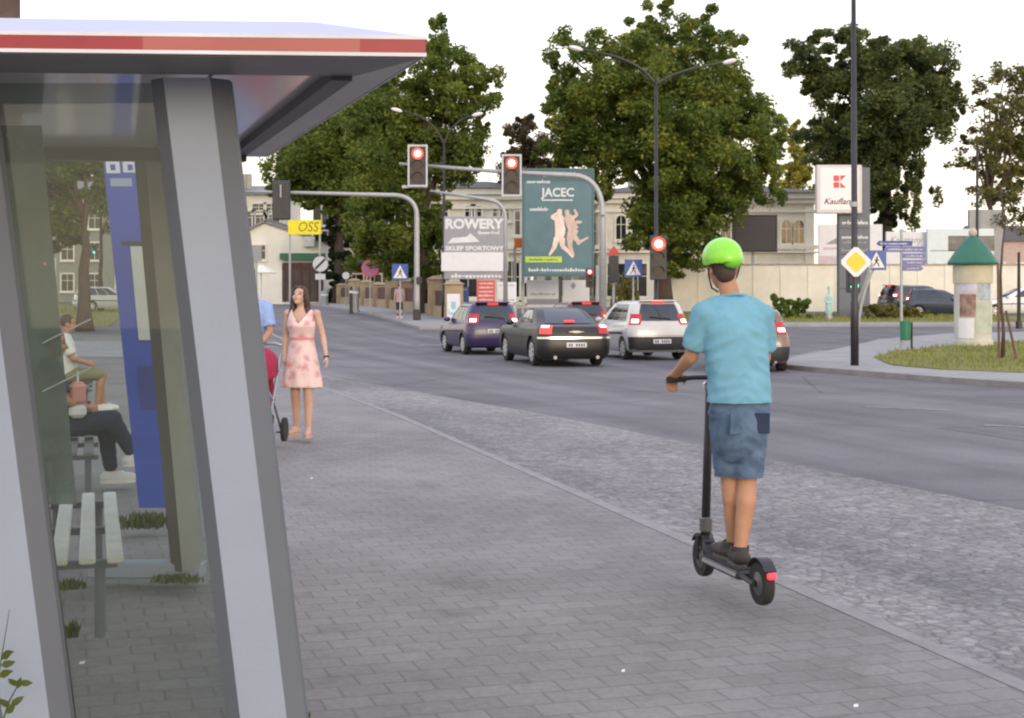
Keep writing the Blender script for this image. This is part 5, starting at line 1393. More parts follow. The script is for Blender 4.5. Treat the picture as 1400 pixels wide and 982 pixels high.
# edge strips: white, red, white
def strip(t0, t1, i, z0, z1, m, name, off):
    P = ring2(-off); Q = ring2(.0); a0, a1 = P[i], P[(i + 1) % 4]; b0, b1 = Q[i], Q[(i + 1) % 4]
    v = [a0.lerp(a1, t0), a0.lerp(a1, t1), b0.lerp(b1, t1), b0.lerp(b1, t0)]
    mb = MB(); V = [loc3(p, z0) for p in v] + [loc3(p, z1) for p in v]
    mb.add(V, [(3, 2, 1, 0), (4, 5, 6, 7), (0, 1, 5, 4), (1, 2, 6, 5), (2, 3, 7, 6), (3, 0, 4, 7)]); return mb.build(name, m, rf)
for i in range(4):
    strip(0, 1, i, ZR, Z1, M_RIMW, 'edge_trim', .006)
    strip(0, 1, i, Z2, Z3, M_RIMW, 'edge_trim', .005)
# ring2 starts at A: side 3 is the near edge from C to A, side 0 the right edge
for (t0, t1, m) in ((0, .40, M_STRIPE), (.40, .66, M_STRIPE), (.66, .92, M_STRIPE2), (.92, 1, M_STRIPE)): strip(t0, t1, 3, Z1 + .001, Z2 - .001, m, 'red_stripe', .004)
for (t0, t1, m) in ((0, .06, M_STRIPE2), (.06, .5, M_STRIPE), (.5, 1, M_STRIPE2)): strip(t0, t1, 0, Z1 + .001, Z2 - .001, m, 'red_stripe', .004)
for i in (1, 2): strip(0, 1, i, Z1 + .001, Z2 - .001, M_STRIPE, 'red_stripe', .004)
# underside: near rim dark, right rim pale, beams, soffit panels
def under(poly, z, m, name, th=.02):
    n = len(poly); V = [loc3(p, z) for p in poly] + [loc3(p, z + th) for p in poly]
    F = [tuple(reversed(range(n))), tuple(range(n, 2 * n))] + [(i, (i + 1) % n, n + (i + 1) % n, n + i) for i in range(n)]
    return MB().add(V, F).build(name, m, rf)
i0, i1 = ring2(.004), ring2(.42)
ax_u = (Cq - A).normalized(); ax_v = (Bq - A).normalized(); LA, LB = (Cq - A).length, (Bq - A).length
def uv(u, v): return A + ax_u * u + ax_v * v
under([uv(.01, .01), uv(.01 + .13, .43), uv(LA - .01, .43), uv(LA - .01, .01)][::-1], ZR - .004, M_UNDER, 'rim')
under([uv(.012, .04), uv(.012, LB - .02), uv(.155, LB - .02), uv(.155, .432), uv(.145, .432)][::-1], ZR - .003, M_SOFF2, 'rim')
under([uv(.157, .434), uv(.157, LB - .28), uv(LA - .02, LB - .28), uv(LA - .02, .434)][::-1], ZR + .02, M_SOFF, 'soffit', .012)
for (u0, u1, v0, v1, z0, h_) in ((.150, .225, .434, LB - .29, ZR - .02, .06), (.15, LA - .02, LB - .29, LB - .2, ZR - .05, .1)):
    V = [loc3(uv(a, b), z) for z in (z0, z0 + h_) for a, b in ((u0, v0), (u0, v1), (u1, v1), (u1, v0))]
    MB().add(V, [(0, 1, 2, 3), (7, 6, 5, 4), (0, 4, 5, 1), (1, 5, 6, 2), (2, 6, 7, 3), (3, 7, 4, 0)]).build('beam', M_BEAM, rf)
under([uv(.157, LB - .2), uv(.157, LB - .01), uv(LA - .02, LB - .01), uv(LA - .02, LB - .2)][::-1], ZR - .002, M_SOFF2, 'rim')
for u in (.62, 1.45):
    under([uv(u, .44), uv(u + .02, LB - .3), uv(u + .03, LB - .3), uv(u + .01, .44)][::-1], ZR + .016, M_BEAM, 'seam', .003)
# posts: leaning, five sided front
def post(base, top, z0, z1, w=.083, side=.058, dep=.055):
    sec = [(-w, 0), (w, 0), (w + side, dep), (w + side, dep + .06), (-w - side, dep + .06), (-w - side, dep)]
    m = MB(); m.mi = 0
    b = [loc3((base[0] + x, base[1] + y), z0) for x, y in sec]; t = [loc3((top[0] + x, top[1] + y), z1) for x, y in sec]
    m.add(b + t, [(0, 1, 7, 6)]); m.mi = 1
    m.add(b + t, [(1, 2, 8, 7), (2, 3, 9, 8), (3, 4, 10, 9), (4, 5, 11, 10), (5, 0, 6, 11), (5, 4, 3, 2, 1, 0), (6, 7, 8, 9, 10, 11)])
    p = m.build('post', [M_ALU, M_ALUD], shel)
    for f, sx_ in ((.09, 1), (.30, -1), (.62, -1), (.93, -1), (.70, 1), (.45, 1)):
        c = Vector(base).lerp(Vector(top), f) + Vector((sx_ * (w + .028), .05)); z = z0 + (z1 - z0) * f
        MB().ell(loc3(c, z) + Vector((0, -.004, 0)), (.008, .008, .008), n=8, m=6).build('bolt', M_BOLT, p)
    return p
rb, rt = (PX(365, 5.2), 5.2), (PX(255, 5.2), 5.2)
lb, lt = (PX(41, 5.2), 5.2), (PX(-76, 5.2), 5.2)
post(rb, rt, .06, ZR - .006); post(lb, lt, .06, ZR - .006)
fb, ft = (PX(251, 8.3), 8.3), (PX(200, 8.3), 8.3)
# the far post: dark face and paler face
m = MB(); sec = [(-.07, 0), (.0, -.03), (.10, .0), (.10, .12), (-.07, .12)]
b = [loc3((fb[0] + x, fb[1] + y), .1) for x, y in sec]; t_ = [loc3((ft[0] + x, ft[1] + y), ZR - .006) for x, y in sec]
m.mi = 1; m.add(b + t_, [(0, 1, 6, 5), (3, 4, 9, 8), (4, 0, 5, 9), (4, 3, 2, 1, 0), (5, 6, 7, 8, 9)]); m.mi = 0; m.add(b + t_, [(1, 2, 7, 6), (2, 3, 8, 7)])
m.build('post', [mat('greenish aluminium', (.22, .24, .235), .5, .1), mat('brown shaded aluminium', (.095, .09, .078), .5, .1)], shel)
# sill between the far posts
x0, x1 = PX(120, 8.3), PX(276, 8.3)
MB().box(loc3(((x0 + x1) / 2, 8.36), .10), (x1 - x0, .14, .09), bev=.01).build('sill', M_ALU, shel)
# near glass pane between the leaning posts with its gaskets
def pane(p0, p1, q0, q1, z0, z1, m, name, th=.008):
    V = [loc3(p0, z0), loc3(p1, z0), loc3(q1, z1), loc3(q0, z1)]; W = [v + Vector((0, th, 0)) for v in V]
    return MB().add(V + W, [(0, 1, 2, 3), (7, 6, 5, 4), (0, 4, 5, 1), (1, 5, 6, 2), (2, 6, 7, 3), (3, 7, 4, 0)]).build(name, m, shel)
e = .132
g0, g1, h0, h1 = (lb[0] + e, 5.31), (rb[0] - e, 5.31), (lt[0] + e, 5.31), (rt[0] - e, 5.31)
def offx(p, d): return (p[0] + d, p[1])
pane(g0, g1, h0, h1, .10, ZR - .01, M_GLASS, 'glass_pane')
for p, q in ((g0, h0), (g1, h1)):
    MB().tube([loc3(p, .1) + Vector((0, -.008, 0)), loc3(q, ZR - .01) + Vector((0, -.008, 0))], .007, 6).build('gasket', M_GASKET, shel)
# second, duller panel further in, its lower edge above the bench
Yp = 6.66
pane((PX(42, Yp), Yp), (PX(104, Yp), Yp), (PX(-40, Yp), Yp), (PX(56, Yp), Yp), .715, ZR - .01, M_GLASSD, 'side_panel', .012)
for k, f in ((0, .30), (1, .42)):
    a = Vector((PX(60, Yp), Yp - .02)); MB().tube([loc3(a + Vector((.0, 0)), 1.45 + k * -.22), loc3(a + Vector((.22, 0)), 1.56 + k * -.22)], .0035, 5).build('scratch', M_RIMW, shel)

# benches on one line along the pavement
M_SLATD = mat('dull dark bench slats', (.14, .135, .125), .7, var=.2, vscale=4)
def bench(lab, p, d, L, n=3, ms=None):
    d = Vector((d[0], d[1], 0)).normalized(); yaw = math.atan2(d.y, d.x) - math.pi / 2
    t = thing('bench', lab, 'bench', (p[0], p[1], .06), yaw, 'slatted benches at the bus stop')
    for i in range(n):
        MB().box(((i - (n - 1) / 2) * .125, L / 2, .375), (.075, L, .035), bev=.008).build('slat', ms or M_SLAT, t)
    for y in (.14, L - .14, L / 2):
        MB().box((0, y, .338), (.40, .05, .035)).build('crossbar', M_ALUD, t)
        if y != L / 2:
            MB().tube([(-.12, y, -.01), (-.12, y, .322)], .025, 8).build('leg', M_ALUD, t); MB().tube([(.12, y, -.01), (.12, y, .322)], .025, 8).build('leg', M_ALUD, t)
    return t
BD = (-.287, 1)
bench('near slatted bench inside the shelter, its pale slats in full view', (PX(100, 6.75), 6.75), BD, 2.3, 4)
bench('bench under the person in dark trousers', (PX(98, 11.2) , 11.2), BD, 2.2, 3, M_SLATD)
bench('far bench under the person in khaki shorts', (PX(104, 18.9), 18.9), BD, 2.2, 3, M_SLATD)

# blue pillar of the stop
Yt = 11.0
xb, xt = PX(209, Yt), PX(160, Yt)
tot = thing('bus_stop_pillar', 'leaning blue bus stop pillar with white squares and a pale timetable', 'bus stop sign', (xb, Yt, .06))
HT = 2.95
def tp(f, u): return Vector(((xt - xb) * f + u * (.105 + .035 * f), 0, HT * f))
m = MB(); q = [tp(0, -1), tp(0, 1), tp(1, 1), tp(1, -1)]; m.add(q + [v + Vector((0, .14, 0)) for v in q], [(0, 1, 2, 3), (7, 6, 5, 4), (0, 4, 5, 1), (1, 5, 6, 2), (2, 6, 7, 3), (3, 7, 4, 0)])
m.build('pillar', M_TOTEM, tot)
def tpatch(name, f0, f1, u0, u1, m, off=.006):
    q = [tp(f0, u0), tp(f0, u1), tp(f1, u1), tp(f1, u0)]; a = [v + Vector((0, -off, 0)) for v in q]; b = [v + Vector((0, .004, 0)) for v in q]
    return MB().add(a + b, [(0, 1, 2, 3), (0, 4, 5, 1), (1, 5, 6, 2), (2, 6, 7, 3), (3, 7, 4, 0)]).build(name, m, tot)
def zf(py): return (PZ(py, Yt) - .06) / HT
M_PALEB = mat('pale blue sign square', (.50, .55, .62), .4)
tpatch('white_square', zf(237), zf(221), -.86, -.1, M_PALEB); tpatch('white_square', zf(236), zf(221), .08, .84, M_PALEB)
tpatch('bus_symbol', zf(233), zf(225), -.62, -.34, M_TOTEM, .009); tpatch('bus_symbol', zf(233), zf(225), .34, .62, M_TOTEM, .009)
tpatch('strip', zf(214), zf(211), -.8, .8, M_PALEB); tpatch('line_plate', zf(255), zf(244), -.7, .5, mat('dull blue grey plate', (.25, .30, .42), .4))
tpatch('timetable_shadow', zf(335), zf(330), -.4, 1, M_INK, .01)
tt = tpatch('timetable', zf(465), zf(337), .10, 1.12, mat('greyish timetable paper', (.46, .49, .46), .5, var=.06), .012)
tpatch('dark_patch', zf(560), zf(500), -.2, .9, mat('worn blue enamel', (.03, .045, .2), .5, var=.3), .004)

# weeds and scraps
M_WEED = leaf_mat('weed leaves', (.06, .08, .015), (.10, .125, .025), (.16, .17, .04), .35)
def weed(lab, px, py, w, h, n, z=.06):
    Y = (CAMH - z) * 2000 / (py - 400); x = PX(px, Y)
    t = MB()
    for i in range(n):
        a = random.uniform(0, 6.28); r = random.uniform(0, w); bx0, by0 = r * math.cos(a), r * math.sin(a) * .5
        hh = h * random.uniform(.5, 1.1); lean = Vector((random.uniform(-.5, .5), random.uniform(-.5, .5), 0)) * hh; ww = hh * .10 + .003
        an = random.uniform(0, 3.14); dx, dy = ww * math.cos(an), ww * math.sin(an)
        t.add([(bx0 - dx * .5, by0 - dy * .5, 0), (bx0 + dx * .5, by0 + dy * .5, 0), (bx0 + lean.x * .5 + dx, by0 + lean.y * .5 + dy, hh * .6), (bx0 + lean.x, by0 + lean.y, hh), (bx0 + lean.x * .5 - dx, by0 + lean.y * .5 - dy, hh * .6)], [(0, 1, 2, 4), (4, 2, 3)])
    o = t.build('weed', M_WEED, None, (x, Y, z)); return tag(o, lab, 'weed', 'weeds in the paving joints')
weed('patch of weeds at the foot of the blue pillar', 198, 722, .22, .11, 160)
weed('long strip of weeds along the sill of the shelter', 240, 797, .17, .05, 120)
weed('dark tuft of weeds under the near end of the bench', 97, 806, .10, .06, 90)
weed('small yellowish weed by the left post inside the glass', 98, 872, .04, .08, 40)
weed('weed at the foot of the right leaning post', 415, 986, .03, .05, 34)
def twig():
    t = thing('weed', 'leafy weed growing up in front of the left leaning post', 'weed', (PX(-6, 4.9), 4.9, .06), 0, 'weeds in the paving joints')
    s = MB(); s.tube([(0, 0, 0), (.01, 0, .14), (.045, 0, .25), (.09, -.01, .33)], [.004, .0035, .003, .0015], 5); s.tube([(.01, 0, .14), (0, 0, .27), (.02, 0, .40), (.05, -.01, .56)], [.003, .0025, .002, .001], 5); s.build('stem', M_WEED, t)
    for k in range(13):
        f = random.uniform(.35, 1.0); p = (Vector((.01, 0, .14)).lerp(Vector((.09, -.01, .33)), f)) if k % 3 else (Vector((0, 0, .27)).lerp(Vector((.03, -.005, .44)), f))
        a = random.uniform(-.6, 3.4); L = random.uniform(.035, .06)
        d = Vector((math.cos(a), random.uniform(-.5, .1), math.sin(a))).normalized() * L; n = Vector((-d.z, random.uniform(-.01, .01), d.x)) * .22
        MB().add([p, p + d * .3 + n, p + d * .65 + n * .8, p + d, p + d * .65 - n * .8, p + d * .3 - n], [(0, 1, 2, 3, 4, 5)]).build('leaf', M_WEED, t)
twig()
for i, (px, py, s, lab) in enumerate(((426, 655, .011, 'white paper scrap on the paving just below the woman'), (1170, 967, .009, 'white paper scrap on the paving at the bottom right'), (852, 919, .007, 'tiny white scrap lying left of the scooter'), (112, 908, .012, 'white paper scrap behind the shelter glass'))):
    Y = (CAMH - .06) * 2000 / (py - 400); b = MB()
    b.add([(-s, -s * .6, .002), (s, -s * .8, .004), (s * 1.1, s * .7, .012), (0, s * 1.3, .003), (-s * .9, s * .5, .009)], [(0, 1, 2, 4), (4, 2, 3)])
    tag(b.build('paper_scrap', M_PAPER, None, (PX(px, Y), Y, .06)), lab, 'litter', 'scraps of litter')
# ================================================================== PEOPLE
def skin(name, c): return mat(name, c, .55, var=.10, vscale=9, spec=.35)
M_SKIN = skin('tanned skin', (.42, .22, .13)); M_SKINF = skin('fair skin', (.52, .33, .245))
M_EYE = mat('dark eyes', (.03, .02, .018), .3); M_LIP = mat('lips', (.38, .13, .11), .5)
M_HAIRB = mat('brown hair', (.045, .022, .014), .55, var=.4, vscale=30); M_HAIRD = mat('dark cropped hair', (.05, .032, .022), .7, var=.3, vscale=40)

def V3(*a): return Vector(a)
def hand(m, w, d, side, palm_n, curl=.5, s=1.0, grip=None):
    """palm from the wrist w along d; palm_n = direction the palm faces; side = direction of the thumb"""
    d = Vector(d).normalized(); pn = Vector(palm_n); pn = (pn - d * pn.dot(d)).normalized(); th = Vector(side); th = (th - d * th.dot(d) - pn * th.dot(pn)).normalized()
    w = Vector(w)
    rot = Matrix((th, d, pn)).transposed()
    m.ell(w + d * .045 * s, (.040 * s, .052 * s, .017 * s), rot, 14, 8)
    m.capsule(w - d * .02, w + d * .02, .024 * s, .026 * s, 10)
    for k, (o, L) in enumerate(((.028, .072), (.010, .080), (-.009, .075), (-.027, .060))):
        p = w + d * .082 * s + th * o * s; dirv = d.copy(); seg = L * s / 3
        for q in range(3):
            ang = curl * (.55 + .35 * q)
            dirv = (dirv * math.cos(ang) + pn * math.sin(ang)).normalized() if True else dirv
            e = p + dirv * seg; m.capsule(p, e, (.0098 - .0008 * q) * s, (.0092 - .0008 * q) * s, 8); p = e
    p = w + d * .025 * s + th * .032 * s; dv = (d * .75 + th * .6 + pn * .25).normalized(); e = p + dv * .04 * s; m.capsule(p, e, .0125 * s, .011 * s, 8)
    dv = (d * .8 + th * .1 + pn * .55 * (1 + curl)).normalized(); m.capsule(e, e + dv * .032 * s, .011 * s, .009 * s, 8)

def foot(m, ankle, d, s=1.0, r=0.0):
    a = Vector(ankle); d = Vector((d[0], d[1], 0)).normalized(); base = Vector((a.x, a.y, a.z - .075 * s))
    m.capsule(base - d * .045 * s + V3(0, 0, .034), base + d * .06 * s + V3(0, 0, .036), (.036 + r) * s, (.040 + r) * s, 12)
    m.capsule(base + d * .05 * s + V3(0, 0, .030), base + d * .165 * s + V3(0, 0, .024), (.042 + r) * s, (.026 + r) * s, 12)
    m.capsule(a, base + d * .07 * s + V3(0, 0, .045), (.038 + r) * s, (.032 + r) * s, 10)

def face(m, c, Rm, s=1.0, fem=False):
    c = Vector(c); q = lambda x, y, z: c + Rm @ V3(x * s, y * s, z * s)
    m.ell(q(0, -.008, .025), (.074 * s, .094 * s, .092 * s), Rm, 18, 12)                 # skull
    m.ell(q(0, .022, -.035), (.057 * s, .068 * s, .078 * s), Rm, 16, 10)                 # face and jaw
    m.ell(q(0, .060, -.092), (.024 * s, .024 * s, .020 * s), Rm, 10, 8)                  # chin
    m.capsule(q(0, .088, .005), q(0, .106, -.030), .009 * s, .013 * s, 8)                # nose
    for k in (-1, 1):
        m.ell(q(k * .074, -.008, -.015), (.012 * s, .022 * s, .034 * s), Rm, 10, 8)      # ears
        m.ell(q(k * .040, .060, -.032), (.024 * s, .024 * s, .024 * s), Rm, 10, 8)       # cheeks
    m.ell(q(0, .083, -.060), (.022 * s, .011 * s, .011 * s), Rm, 10, 6)                  # mouth
def paint_face(me, c, Rm, s=1.0):
    inv = Rm.inverted(); c = Vector(c)
    for p in me.polygons:
        l = inv @ (Vector(p.center) - c) / s
        if l.y > .045:
            if abs(abs(l.x) - .031) < .0135 and abs(l.z - .004) < .0075: p.material_index = 1
            elif abs(abs(l.x) - .032) < .019 and abs(l.z - .027) < .005: p.material_index = 1
            elif abs(l.x) < .024 and abs(l.z + .061) < .0085: p.material_index = 2
def body(J, s=1.0, fem=False, hands=True, rad=1.0):
    """J: joints in local space; returns builder"""
    m = MB(); rt = (Vector(J['sR']) - Vector(J['sL'])).normalized(); up = (Vector(J['neck']) - Vector(J['pelvis'])).normalized(); fw = up.cross(rt).normalized()
    hw = (Vector(J['sR']) - Vector(J['sL'])).length / 2
    P, N = Vector(J['pelvis']), Vector(J['neck'])
    prof = ((-.06, .125, .095), (.0, .150, .112), (.12, .145 if fem else .150, .105), (.32, .118 if fem else .142, .090), (.55, .140 if fem else .160, .108), (.74, .155 if fem else .178, .110), (.88, hw * .86, .085), (.95, hw * .55, .062), (1.0, .058, .054))
    m.rings([(P.lerp(N, f), a * rad, b * rad) for f, a, b in prof], 24, True, rt, fw)
    nb = N + (Vector(J['head']) - N) * .55
    m.capsule(N - up * .05, nb, .056 * (.9 if fem else 1.03), .050 * (.88 if fem else 1.03), 14)
    face(m, J['head'], J['Rh'], s, fem)
    for k in 'LR':
        S, E, W, H = (Vector(J[q + k]) for q in ('s', 'e', 'w', 'h'))
        f = .86 if fem else 1.0
        m.ell(S, (.056 * f, .056 * f, .052 * f)); m.capsule(S, E, .050 * f, .038 * f); m.capsule(E, E.lerp(W, .35), .038 * f, .038 * f); m.capsule(E.lerp(W, .3), W, .038 * f, .025 * f)
        hj, kn, an = Vector(J['hip' + k]), Vector(J['k' + k]), Vector(J['a' + k])
        m.capsule(hj, kn, .088 * (.98 if fem else 1) * rad, .055); b = V3(0, 0, 0) - fw * .018
        m.capsule(kn, kn.lerp(an, .35) + b, .053, .056 * (.92 if fem else 1)); m.capsule(kn.lerp(an, .33) + b, an, .054 * (.92 if fem else 1), .034)
        if hands: hand(m, W, H - W, J['th' + k], J['pn' + k], J.get('curl', .45), .92 if fem else 1.05)
        foot(m, an, J['f' + k], .92 if fem else 1.05)
    return m

def crumple(me, amp, f=9.0, seed=0.0):
    from mathutils import noise
    me.update()
    cos = [(v.co.copy(), v.normal.copy()) for v in me.vertices]
    for v, (co, n) in zip(me.vertices, cos):
        q = Vector((co.x * f * .8 + seed, co.y * f * .8, (co.z + .55 * abs(co.x)) * f * 1.5))
        a = noise.noise(q); b = noise.noise(q * 2.3 + Vector((3, 1, 7)))
        v.co = co + n * amp * ((1 - 2.2 * abs(a)) + .45 * b)
def garment(name, mb, voxel, mats, parent, it=6, lo=None, pred=None, th=0.0, wrinkle=0.0):
    me = remesh(mb, voxel, it)
    if wrinkle: crumple(me, wrinkle)
    if lo is not None: me = slice_below(me, lo)
    if pred: me = cut(me, pred)
    return link(name, me, mats, parent, smooth=True)
def shoes(J, m, parent, h=.075, r=.011, s=1.05, cutz=None):
    for k in 'LR':
        b = MB(); foot(b, J['a' + k], J['f' + k], s, r); a = Vector(J['a' + k]); top = a.z - .075 * s + h
        base = a.z - .075 * s - .012
        d = Vector((J['f' + k][0], J['f' + k][1], 0)).normalized()
        me = remesh(b, .008, 3); me = cut(me, lambda c: c.z > top)
        sh = link('shoe', me, m[0], parent, smooth=True)
        so = MB(); n = 16; P = []
        for i in range(n):
            t = 2 * math.pi * i / n; l = math.cos(t); w = math.sin(t); q = a + d * (.055 + .14 * l) * s + Vector((-d.y, d.x, 0)) * (.050 + r * .5) * w * s
            P.append((q.x, q.y))
        so.prism(P, base - .008, base + .022); so.build('sole', m[1], sh)

# ------------------------------------------------------------------ electric scooter and rider
RZ = R(14.5); root = (1.195, 7.97, .06)
M_SCB = mat('matt black scooter', (.022, .022, .024), .45, var=.2); M_SCG = mat('grey scooter metal', (.12, .12, .125), .4, .5)
sc = thing('electric_scooter', 'black electric kick scooter ridden along the paving, red rear light', 'scooter', root, RZ)
wr = .112; wy = .40
for y, nm in ((wy, 'front'), (-wy, 'rear')):
    w = MB().lathe([(wr * .72, -.024), (wr * .95, -.026), (wr, -.012), (wr, .012), (wr * .95, .026), (wr * .72, .024)], (0, y, wr), 28, 'x').build('wheel', M_TYRE, sc, angle=40)
    MB().lathe([(wr * .74, -.02), (wr * .45, -.026), (.02, -.036), (.02, .036), (wr * .45, .026), (wr * .74, .02)], (0, y, wr), 20, 'x').build('hub', M_SCG, w, angle=40)
MB().box((0, 0, .125), (.15, .50, .05), bev=.015).build('deck', M_SCB, sc)
MB().box((0, 0, .1535), (.135, .46, .006)).build('grip_mat', mat('rubber mat', (.03, .03, .03), .9), sc)
for s in (-1, 1): MB().box((s * .0765, 0, .128), (.004, .46, .018)).build('side_strip', mat('silver side strip', (.45, .44, .42), .35, .4), sc)
m = MB(); m.tube([(0, .24, .125), (0, .33, .17), (0, .36, .235)], [.035, .035, .03], 10); m.build('neck', M_SCB, sc, smooth=True)
m = MB()
for s in (-1, 1): m.tube([(s * .04, wy, wr), (s * .042, wy - .01, .235)], .012, 8)
m.tube([(-.042, wy - .012, .235), (.042, wy - .012, .235)], .016, 8); m.build('fork', M_SCB, sc)
m = MB()
for s in (-1, 1): m.tube([(s * .045, -wy, wr), (s * .05, -.24, .125)], .014, 8)
m.build('rear_fork', M_SCB, sc)
m = MB(); pts = []
for k in range(9):
    a = R(20 + 110 * k / 8); pts.append((0, -wy - (wr + .02) * math.cos(a - R(0)) * 1.0 * -1 if False else -wy - (wr + .018) * math.cos(R(150 - 115 * k / 8)), wr + (wr + .018) * math.sin(R(150 - 115 * k / 8))))
Vf = []; Ff = []
for i, p in enumerate(pts):
    for x in (-.034, .034): Vf.append((x, p[1], p[2])); Vf.append((x, p[1], p[2] + .006))
for i in range(len(pts) - 1):
    o = 4 * i; Ff += [(o, o + 4, o + 6, o + 2), (o + 1, o + 3, o + 7, o + 5), (o, o + 1, o + 5, o + 4), (o + 2, o + 6, o + 7, o + 3)]
m.add(Vf, Ff); fd = m.build('rear_mudguard', M_SCB, sc)
MB().box((0, -wy - .122, wr + .058), (.05, .022, .034), (R(-20), 0, 0), .006).build('tail_light', mat('scooter tail light', (.6, .02, .03), .3, emit=(1, .05, .08), estr=.8), sc)
m = MB(); pts = []
for k in range(7):
    a = R(35 + 100 * k / 6); pts.append((wy + (wr + .018) * math.cos(a), wr + (wr + .018) * math.sin(a)))
Vf = []; Ff = []
for p in pts:
    for x in (-.032, .032): Vf += [(x, p[0], p[1]), (x, p[0], p[1] + .006)]
for i in range(6):
    o = 4 * i; Ff += [(o, o + 4, o + 6, o + 2), (o + 1, o + 3, o + 7, o + 5), (o, o + 1, o + 5, o + 4), (o + 2, o + 6, o + 7, o + 3)]
m.add(Vf, Ff).build('front_mudguard', M_SCB, sc)
HB = V3(0, .315, 1.13)
MB().tube([(0, .375, .22), (0, .345, .65), HB - V3(0, 0, .02)], [.026, .024, .021], 12).build('stem', M_SCB, sc, smooth=True)
MB().box((0, .368, .30), (.06, .07, .10), bev=.015).build('folding_latch', M_SCG, sc)
MB().tube([HB + V3(-.25, -.03, .0), HB + V3(-.1, 0, .01), HB + V3(.1, 0, .01), HB + V3(.25, -.03, .0)], .014, 10).build('handlebar', M_SCB, sc, smooth=True)
for s in (-1, 1):
    MB().tube([HB + V3(s * .15, -.014, .006), HB + V3(s * .262, -.032, 0)], .019, 10).build('grip', M_TYRE, sc)
    MB().tube([HB + V3(s * .13, .02, -.005), HB + V3(s * .21, .05, -.02)], .006, 6).build('brake_lever', M_SCG, sc)
MB().box(HB + V3(0, .03, -.04), (.05, .05, .05), bev=.012).build('head_light', M_HEADL, sc)
MB().tube([HB + V3(.05, .02, -.01), (.035, .40, .9), (.03, .40, .5), (.02, .39, .26)], .004, 6).build('cable', M_TYRE, sc)

ri = thing('person', 'person in a lime green helmet and light blue t-shirt standing on the scooter', 'person', (root[0], root[1], root[2] + .157), RZ)
hz = -.157
Rh = Euler((R(-6), 0, R(-4))).to_matrix()
J = dict(pelvis=(.02, -.07, .87), neck=(.0, -.005, 1.445), head=(-.035, .045, 1.60), Rh=Rh,
         sL=(-.168, -.02, 1.35), sR=(.168, -.03, 1.345), eL=(-.212, .06, 1.11), eR=(.215, .05, 1.10), wL=(-.222, .255, 1.015), wR=(.226, .25, 1.015),
         hL=(-.218, .32, .985), hR=(.218, .32, .985), thL=(1, 0, 0), thR=(-1, 0, 0), pnL=(.05, -.2, -1), pnR=(-.05, -.2, -1), curl=.85,
         hipL=(-.055, -.06, .86), hipR=(.088, -.08, .86), kL=(.005, .03, .455), kR=(.070, -.05, .455), aL=(.028, .04, .085), aR=(.005, -.11, .085), fL=(-.12, 1, 0), fR=(.2, 1, 0))
mb = body(J)
me = remesh(mb, .0075, 3); me.materials.clear()
for mm in (M_SKIN, M_EYE, M_LIP): me.materials.append(mm)
paint_face(me, J['head'], Rh)
# cropped hair on the back of the skull
link('body', me, [], ri, smooth=True)
h = MB(); c = Vector(J['head']); h.ell(c + Rh @ V3(0, -.016, .030), (.081, .098, .096), Rh, 20, 14); h.ell(c + Rh @ V3(0, -.05, -.035), (.058, .052, .058), Rh, 16, 10)
garment('hair', h, .008, M_HAIRD, ri, 3, pred=lambda p: (Rh.inverted() @ (p - c)).y > .035 and (Rh.inverted() @ (p - c)).z < .06)
# helmet
M_HELM = mat('lime green helmet', (.24, .66, .035), .35, var=.08, vscale=6, coat=.3); M_HELMD = mat('darker green vents', (.13, .42, .03), .5)
h = MB(); cc = c + Rh @ V3(0, -.01, .055); h.ell(cc, (.108, .138, .108), Rh, 28, 18); h.ell(cc + Rh @ V3(0, -.05, -.02), (.098, .098, .078), Rh, 20, 12)
inv = Rh.inverted()
hm = garment('helmet', h, .008, M_HELM, ri, 4, pred=lambda p: (inv @ (p - cc)).z < -.045 + .25 * max(0, (inv @ (p - cc)).y) )
for x in ():
    b = MB(); pts = []
    for k in range(6):
        a = R(200 - 22 * k); pts.append(cc + Rh @ V3(x * (1 - .1 * abs(k - 3)), .142 * math.cos(a) * math.sqrt(1 - (x / .11) ** 2) * -1 if False else .140 * math.cos(a) * math.sqrt(1 - (x / .11) ** 2), .110 * abs(math.sin(a)) * math.sqrt(1 - (x / .11) ** 2) + .0 if k else -.035))
    b.tube(pts[1:], .0085, 6); b.build('helmet_vent', M_HELMD, hm, smooth=True)
MB().ell(cc + Rh @ V3(.02, -.108, -.045), (.05, .030, .030), Rh).build('helmet_adjuster', M_HELMD, hm, smooth=True)
for s in (-1, 1): MB().tube([cc + Rh @ V3(s * .088, -.03, -.05), cc + Rh @ V3(s * .082, .0, -.10), cc + Rh @ V3(s * .055, .035, -.165), cc + Rh @ V3(s * .012, .055, -.185)], .005, 6).build('helmet_strap', M_INK, hm)
# t-shirt
M_TEE = mat('light blue t-shirt', (.145, .345, .45), .85, var=.10, vscale=5, bump=.35, bscale=9)
t = MB(); P, N = Vector(J['pelvis']), Vector(J['neck']); rt = V3(1, 0, 0)
t.rings([((.02, -.065, .80), .176, .143), ((.02, -.065, .88), .176, .142), ((.017, -.06, .97), .172, .132), ((.012, -.05, 1.1), .174, .128), ((.005, -.03, 1.25), .186, .135), ((0, -.02, 1.34), .182, .118), ((0, -.012, 1.41), .125, .085), ((0, -.005, 1.445), .068, .066)], 28)
for k in 'LR':
    S, E = Vector(J['s' + k]), Vector(J['e' + k]); t.ell(S + V3(0, 0, -.004), (.066, .070, .064)); t.tube([S, S.lerp(E, .5), S.lerp(E, .80)], [.066, .066, .069], 16)
    t.capsule(S, (S.x * .35, -.01, 1.405), .060, .052)
ts = garment('tshirt', t, .009, M_TEE, ri, 12, lo=.872, wrinkle=.007)
